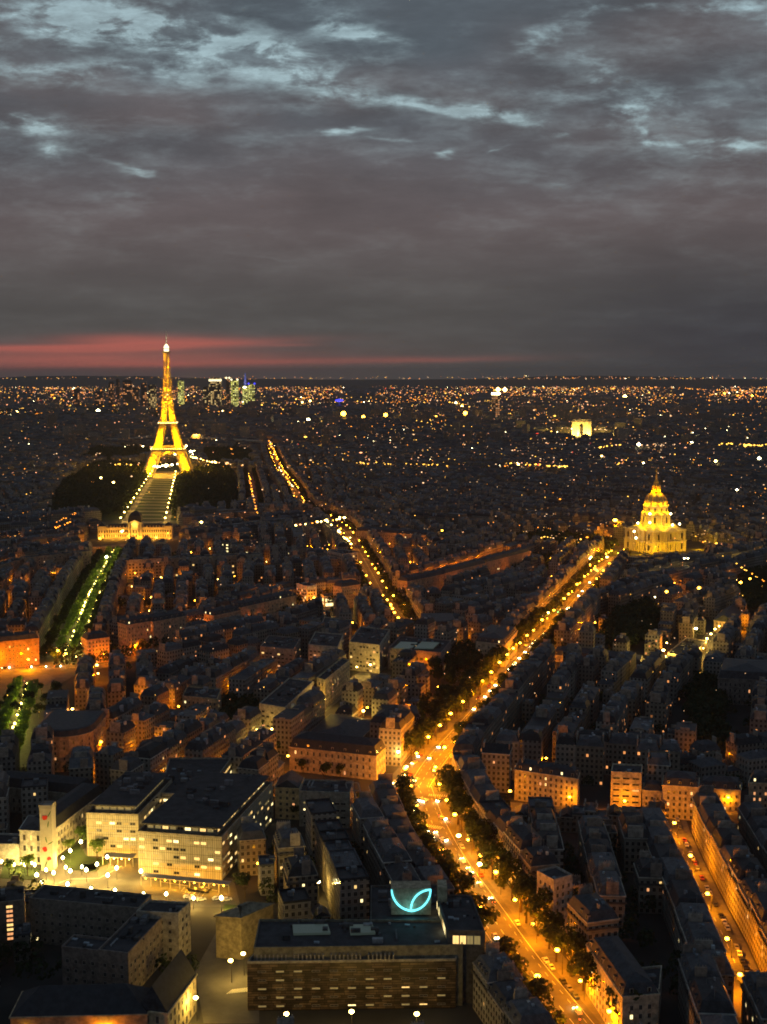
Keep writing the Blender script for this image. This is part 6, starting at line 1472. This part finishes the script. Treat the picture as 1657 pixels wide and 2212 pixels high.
def car(x, y, head, label, group, lights=True, col=None):
    """head: direction the bonnet points"""
    o = empty('parked_car' if not lights else 'car', (x, y, .31), head + math.pi); tag(o, label, 'car', group)
    def ch(name, me, loc=(0, 0, 0)):
        c_ = bpy.data.objects.new(name, me); C.objects.link(c_); c_.parent = o; c_.location = loc
    ch('body', CARM[crr.randrange(6) if col is None else col]); ch('windows', glm)
    for wx_ in (-1.35, 1.3):
        for s in (-1, 1): ch('wheel', one_wheel, (wx_, s * .88, .34))
    if lights:
        mt = crr.choice(('e_white', 'e_white', 'e_warm'))
        for s in (-.6, .6): ch('headlight', hlm[mt], (-2.2, s, .68)); ch('tail_light', tlm_, (2.15, s, .8))
        light(o, (-3.2, 0, .9), 160, (1, .85, .55), .3)
CB = [(380, 560), (395, 600), (340, 560), (420, 545), (375, 640), (500, 105), (440, 180), (350, 300), (290, 375), (230, 385), (220, 465), (90, 410), (465, 360), (400, 490), (370, 530), (355, 600), (510, 570), (550, 580), (705, 575), (430, 680), (415, 770), (735, 765), (560, 890), (650, 900), (605, 965), (500, 930), (460, 985), (745, 990)]
for i, (a, b) in enumerate(CB):
    u, v = a * .2046 + 805.2, b * .2046 + 1610.5; x, y = G(u, v, .9); car(x, y, R(-125) if b < 620 else R(-60) + crr.uniform(-.3, .3), 'car with its headlights on, queueing above the junction' if b < 520 else ('car with headlights on crossing the junction' if b < 800 else 'car with headlights on just below the junction'), 'cars above the junction' if b < 520 else ('cars crossing the junction' if b < 800 else 'cars below the junction'))
def car_line(key, off, n, label, lights=True, flip=False, lo=0, hi=1):
    pts = resample(offset_line(SW[key], off), 5.6); m = len(pts); idx = sorted(crr.sample(range(int(lo * m), int(hi * m)), min(n, int((hi - lo) * m) - 1)))
    for i in idx:
        x, y, a = pts[i]
        if in_view(x, y, 5): car(x, y, a + (math.pi if flip else 0), label, label + ' (all)', lights)
car_line('A', -4.2, 22, 'car coming down the long straight boulevard', True, False, .15, .97); car_line('A', 4.2, 14, 'car driving away up the long straight boulevard', True, True, .1, .95)
car_line('B', -4.5, 7, 'car driving down the boulevard below the junction', True, False, .2, .95); car_line('B', 4.5, 6, 'car climbing the boulevard below the junction', True, True, .3, .9)
car_line('H', 3.0, 22, 'parked car on the left kerb of the narrow golden street', False); car_line('D', -4, 10, 'car on the middle avenue', True, True); car_line('L', -5, 5, 'car circling the roundabout', True)
car_line('A', -8.3, 14, 'parked car along the garden kerb of the long boulevard', False, False, .4, 1); car_line('A', 8.3, 24, 'parked car along the house kerb of the long boulevard', False, False, .3, 1); car_line('B', -8.2, 10, 'parked car along the near kerb below the junction', False, False, .2, 1); car_line('B', 8.2, 9, 'parked car along the far kerb below the junction', False, False, .2, 1)
for i in range(6):
    x, y = G(412 + i * 7.5, 1921 + i * 1.2); car(x, y, R(75), 'dark car in the row outside the hospital canopy', 'cars outside the canopy', False, 0)
for i, (a, b) in enumerate(((1135, 1040), (1170, 1052), (1215, 1058), (1310, 1052), (1370, 1058), (1225, 995))):
    u, v = a * .358, 1568 + b * .358; x, y = G(u, v); car(x, y, R(20), 'white car parked by the near forecourt lamps', 'white parked cars', False, 3)
x, y = G(1606, 2125); o = empty('van', (x, y, .3), R(115)); tag(o, 'pale delivery van at the bottom of the narrow golden street', 'van')
q = MB(); q.prism(rect(.5, 0, 0, 4.0, 2.0), .45, 2.5, 0, bottom=True); q.build('cargo_box', ['white'], o); q = MB(); q.prism(rect(-2.1, 0, 0, 1.15, 1.95), .45, 1.9, 0, bottom=True); q.build('cab', ['white'], o)
for wx_ in (-1.9, 1.6):
    for s in (-1, 1):
        c_ = bpy.data.objects.new('wheel', one_wheel); C.objects.link(c_); c_.parent = o; c_.location = (wx_, s * 1.02, .34)

# ================================================================ FAR LIGHTS
from mathutils import noise as nz
cr_ = random.Random(77); cl = {k: MB() for k in ('e_sodium', 'e_warm', 'e_white', 'e_pink', 'e_red', 'e_dimw')}
M['e_pink'] = pmat('peach_lamp', (.8, .6, .5), .5, (1.0, .38, .16), 3.4); M['e_dimw'] = pmat('faint_lamp', (.8, .7, .5), .5, (1.0, .58, .28), 2.5)
allL = MB(); order = ['e_sodium', 'e_warm', 'e_white', 'e_pink', 'e_red', 'e_dimw', 'e_far_o', 'e_far_y']
M['e_far_o'] = pmat('far_orange_lamp', (.8, .5, .2), .5, (1.0, .30, .02), 4.8); M['e_far_y'] = pmat('far_yellow_lamp', (.8, .6, .3), .5, (1.0, .50, .06), 5.6)
def dot(u, v, rpx, mt, sx=1.0, z=None, thin=True):
    z = (cr_.uniform(19, 30) if v > 870 else cr_.uniform(22, 48)) if z is None else z
    if v <= 870: z = max(z, cr_.uniform(22, 42))
    if v < 818 or (thin and nz.noise(Vector((u * .011, v * .06, 2.0))) * 1.6 + .68 < cr_.random() * 1.1): return
    x, y = G(u, v, z); r_ = rpx * math.hypot(x, y) / F_PX; allL.octa(x, y, z, r_, order.index(mt), sx=sx, sz=.8)
def pick(*w_):
    t = cr_.random() * sum(b for a, b in w_)
    for a, b in w_:
        t -= b
        if t <= 0: return a
    return w_[-1][0]
W1 = (('e_pink', 4), ('e_dimw', 4), ('e_far_o', 5), ('e_far_y', 2.5), ('e_white', .35), ('e_red', .25))
def rs(): return min(.42 + cr_.expovariate(3.4), 2.2)
for i in range(5200):
    u = cr_.uniform(-60, 1720); v = 821 + abs(cr_.gauss(0, 1)) * 16
    if u < 600 and cr_.random() < .25: continue
    dot(u, v + (3 if 150 < u < 430 else 0), rs() * .9, pick(*W1), cr_.choice((1, 1, 1.6)))
for i in range(3600): dot(cr_.uniform(-60, 1720), 836 + 62 * cr_.random() ** 1.3, rs(), pick(*W1), cr_.choice((1, 1, 1, 2)))
for i in range(2500):
    u, v = cr_.uniform(-60, 1720), cr_.uniform(890, 1010)
    if u < 640 and 888 < v < 908: continue
    if u < 620 and cr_.random() < .55: continue
    dot(u, v, rs() * 1.05, pick(('e_pink', 3), ('e_dimw', 6), ('e_far_o', 2), ('e_far_y', 2.4), ('e_white', .8), ('e_red', .2)), cr_.choice((1, 1, 2)), z=cr_.uniform(16, 26))
for i in range(1300):
    u, v = cr_.uniform(-60, 1720), cr_.uniform(1000, 1190)
    if 105 < u < 505 and v > 1005: 
        if cr_.random() < .9: continue
    dot(u, v, rs() * 1.0, pick(('e_dimw', 6), ('e_far_o', 2), ('e_far_y', 2), ('e_pink', 2)), cr_.choice((1, 1.6)), z=cr_.uniform(17, 25))
for i in range(130):                      # street by street: lines of lamps on the plain
    v = 826 + abs(cr_.gauss(0, 1)) * 45; u = cr_.uniform(-40, 1700)
    if v > 985 or (u < 640 and 885 < v < 910): continue
    x, y = G(u, v, 20); a = cr_.uniform(0, math.pi); Ls = cr_.uniform(250, 1100) * (y / 6000) ** .5; n = int(Ls / (38 + y * .004)); mt = pick(('e_far_o', 5), ('e_far_y', 3), ('e_pink', 3)); s = cr_.uniform(.6, 1.15)
    for k in range(n):
        X_, Y_ = x + math.cos(a) * (k / n - .5) * Ls + cr_.gauss(0, 4), y + math.sin(a) * (k / n - .5) * Ls
        if cr_.random() < .85: allL.octa(X_, Y_, cr_.uniform(21, 29) if y < 6000 else cr_.uniform(22, 40), s * cr_.uniform(.6, 1.3) * Y_ / F_PX, order.index(mt), sz=.8)
for i in range(420):                     # suburbs climbing the far hills
    u = cr_.uniform(-40, 1700); v = 821.5 - abs(cr_.gauss(0, 1)) * 2.6
    if u < 1000 and cr_.random() < .5: continue
    z = ZAT(u, v, 17300); y = 16440 + z * 13
    if z > 10: allL.octa((u - U0) / F_PX * y, y, z + 14, cr_.uniform(3, 7.5), order.index(pick(*W1)), sz=.8)
# strings of lamps along far roads: (u0, v0, u1, v1, n, material, size)
for u0, v0_, u1, v1_, n, mt, s in ((1300, 830, 1480, 833, 55, 'e_far_o', .8), (1380, 826, 1657, 828, 60, 'e_far_o', .8), (1440, 838, 1657, 846, 60, 'e_far_o', .9), (1490, 850, 1657, 858, 30, 'e_far_o', .9), (1000, 835, 1130, 829, 60, 'e_far_o', 1.0), (960, 828, 1130, 826, 40, 'e_far_o', .8),
                                 (1030, 843, 1110, 840, 30, 'e_far_y', 1.1), (600, 857, 700, 860, 26, 'e_far_o', .9), (0, 833, 120, 835, 26, 'e_pink', .9), (20, 846, 250, 850, 34, 'e_pink', .8), (1130, 1003, 1225, 1008, 24, 'e_far_y', 1.8), (1090, 1000, 1140, 1000, 10, 'e_far_y', 1.1), (1290, 967, 1340, 960, 14, 'e_far_y', 1.4),
                                 (1540, 958, 1657, 963, 22, 'e_far_y', 1.5), (1380, 962, 1460, 960, 16, 'e_dimw', 1.3), (1180, 924, 1330, 929, 14, 'e_dimw', 1.2), (770, 1000, 950, 1004, 24, 'e_far_y', 1.1), (120, 1140, 155, 1128, 8, 'e_far_o', 1.6), (110, 1135, 170, 1105, 10, 'e_far_o', 1.0), (40, 885, 70, 880, 8, 'e_far_y', 1.8),
                                 (145, 885, 190, 884, 26, 'e_far_y', 1.5), (230, 1002, 310, 1004, 8, 'e_far_y', 1.4), (320, 1010, 395, 1002, 22, 'e_white', 1.9), (405, 985, 470, 1000, 22, 'e_warm', 1.2), (400, 960, 420, 985, 8, 'e_white', 1.8), (455, 998, 530, 1005, 12, 'e_dimw', 1.4), (1480, 955, 1500, 956, 5, 'e_white', 1.4),
                                 (970, 868, 1020, 880, 14, 'e_far_y', 1.6), (990, 878, 1010, 886, 6, 'e_warm', 2.0), (1330, 1005, 1360, 990, 6, 'e_far_y', 1.1), (640, 1135, 745, 1118, 16, 'e_warm', 2.0), (700, 1118, 760, 1175, 14, 'e_warm', 1.8), (580, 950, 600, 992, 16, 'e_far_o', 1.8), (600, 995, 660, 1110, 16, 'e_far_o', 1.4),
                                 (540, 1040, 556, 1112, 18, 'e_far_o', 1.5), (1170, 1160, 1260, 1165, 10, 'e_far_y', 1.4), (1260, 1210, 1300, 1240, 8, 'e_far_y', 2.0), (1560, 1200, 1657, 1260, 12, 'e_far_y', 1.4), (1500, 1165, 1560, 1175, 6, 'e_far_y', 1.6), (1440, 1206, 1530, 1210, 6, 'e_white', 1.6)):
    for i in range(n):
        t = cr_.random(); dot(u0 + (u1 - u0) * t + cr_.gauss(0, .8), v0_ + (v1_ - v0_) * t + cr_.gauss(0, 1.0), s * cr_.uniform(.6, 1.4), mt if cr_.random() < .8 else pick(*W1), cr_.choice((1, 1.5)), z=cr_.uniform(20, 28), thin=False)
for u, v, r_, mt in ((1350, 856, 5, 'e_warm'), (178, 886, 4.5, 'e_white'), (212, 887, 5, 'e_white'), (160, 882, 3, 'e_white'), (36, 890, 4, 'e_warm'), (670, 866, 3, 'e_warm'), (653, 869, 2.5, 'e_warm'), (998, 878, 3.5, 'e_warm'), (985, 870, 3, 'e_white'), (378, 982, 3, 'e_white'), (218, 1032, 3, 'e_warm'), (245, 1042, 3, 'e_warm'), (263, 1148, 3.4, 'e_warm'), (435, 1128, 3.4, 'e_warm'), (266, 1206 - 60, 2, 'e_warm'),
                    (1448, 898, 3, 'e_dimw'), (1300, 985, 2.5, 'e_warm'), (1120, 1003, 3, 'e_warm'), (1640, 990, 4.5, 'e_white'), (1546, 996, 4, 'e_warm'), (1380, 960, 5, 'e_white'), (1390, 1000, 2.5, 'e_white'), (1605, 826, 3.4, 'e_sodium'), (1625, 855, 3, 'e_sodium'), (1565, 850, 3, 'e_sodium'), (1592, 1058, 3, 'e_white'), (1510, 1270, 4.5, 'e_sodium'), (1600, 1258, 4, 'e_sodium'), (1620, 1250, 3, 'e_sodium'), (1440, 1278, 4, 'e_sodium'),
                    (230, 1203, 4, 'e_white'), (1415, 1290, 2, 'e_white'), (1610, 963, 4, 'e_far_y'), (955, 1146, 2.4, 'e_sodium')):
    dot(u, v, r_ * .9, mt, 1.0, z=28, thin=False)
# sparse windows and yard lamps among the nearer dark roofs
for i in range(230):
    u, v = cr_.uniform(0, 1657), cr_.uniform(1190, 1560); dot(u, v, cr_.uniform(.5, 1.2), pick(('e_dimw', 5), ('e_far_y', 2), ('e_pink', 3)), 1, z=cr_.uniform(17, 24))
o = allL.build('city_lights', order); tag(o, 'thousands of tiny orange, white and pink lamps scattered over the far town', 'lights', kind='stuff')

# ================================================================ DARK LEDGE OF THE VIEWING TERRACE (bottom right corner)
# ================================================================ HAZE
hz = MB(); hz.prism([(-34100, -3100), (34100, -3100), (34100, 36100), (-34100, 36100)], -1.0, 345.0, 0, bottom=True)
hzo = hz.build('haze', []); hzo['kind'] = 'stuff'; hzo.visible_shadow = True
hm = bpy.data.materials.new('evening_haze'); hm.use_nodes = True; t = hm.node_tree; t.nodes.clear()
pv = N(t, 'ShaderNodeVolumePrincipled'); pv.inputs['Color'].default_value = (.9, .8, .74, 1); pv.inputs['Density'].default_value = .000034; pv.inputs['Anisotropy'].default_value = .1
ou = N(t, 'ShaderNodeOutputMaterial'); t.links.new(pv.outputs[0], ou.inputs['Volume']); hzo.data.materials.append(hm)
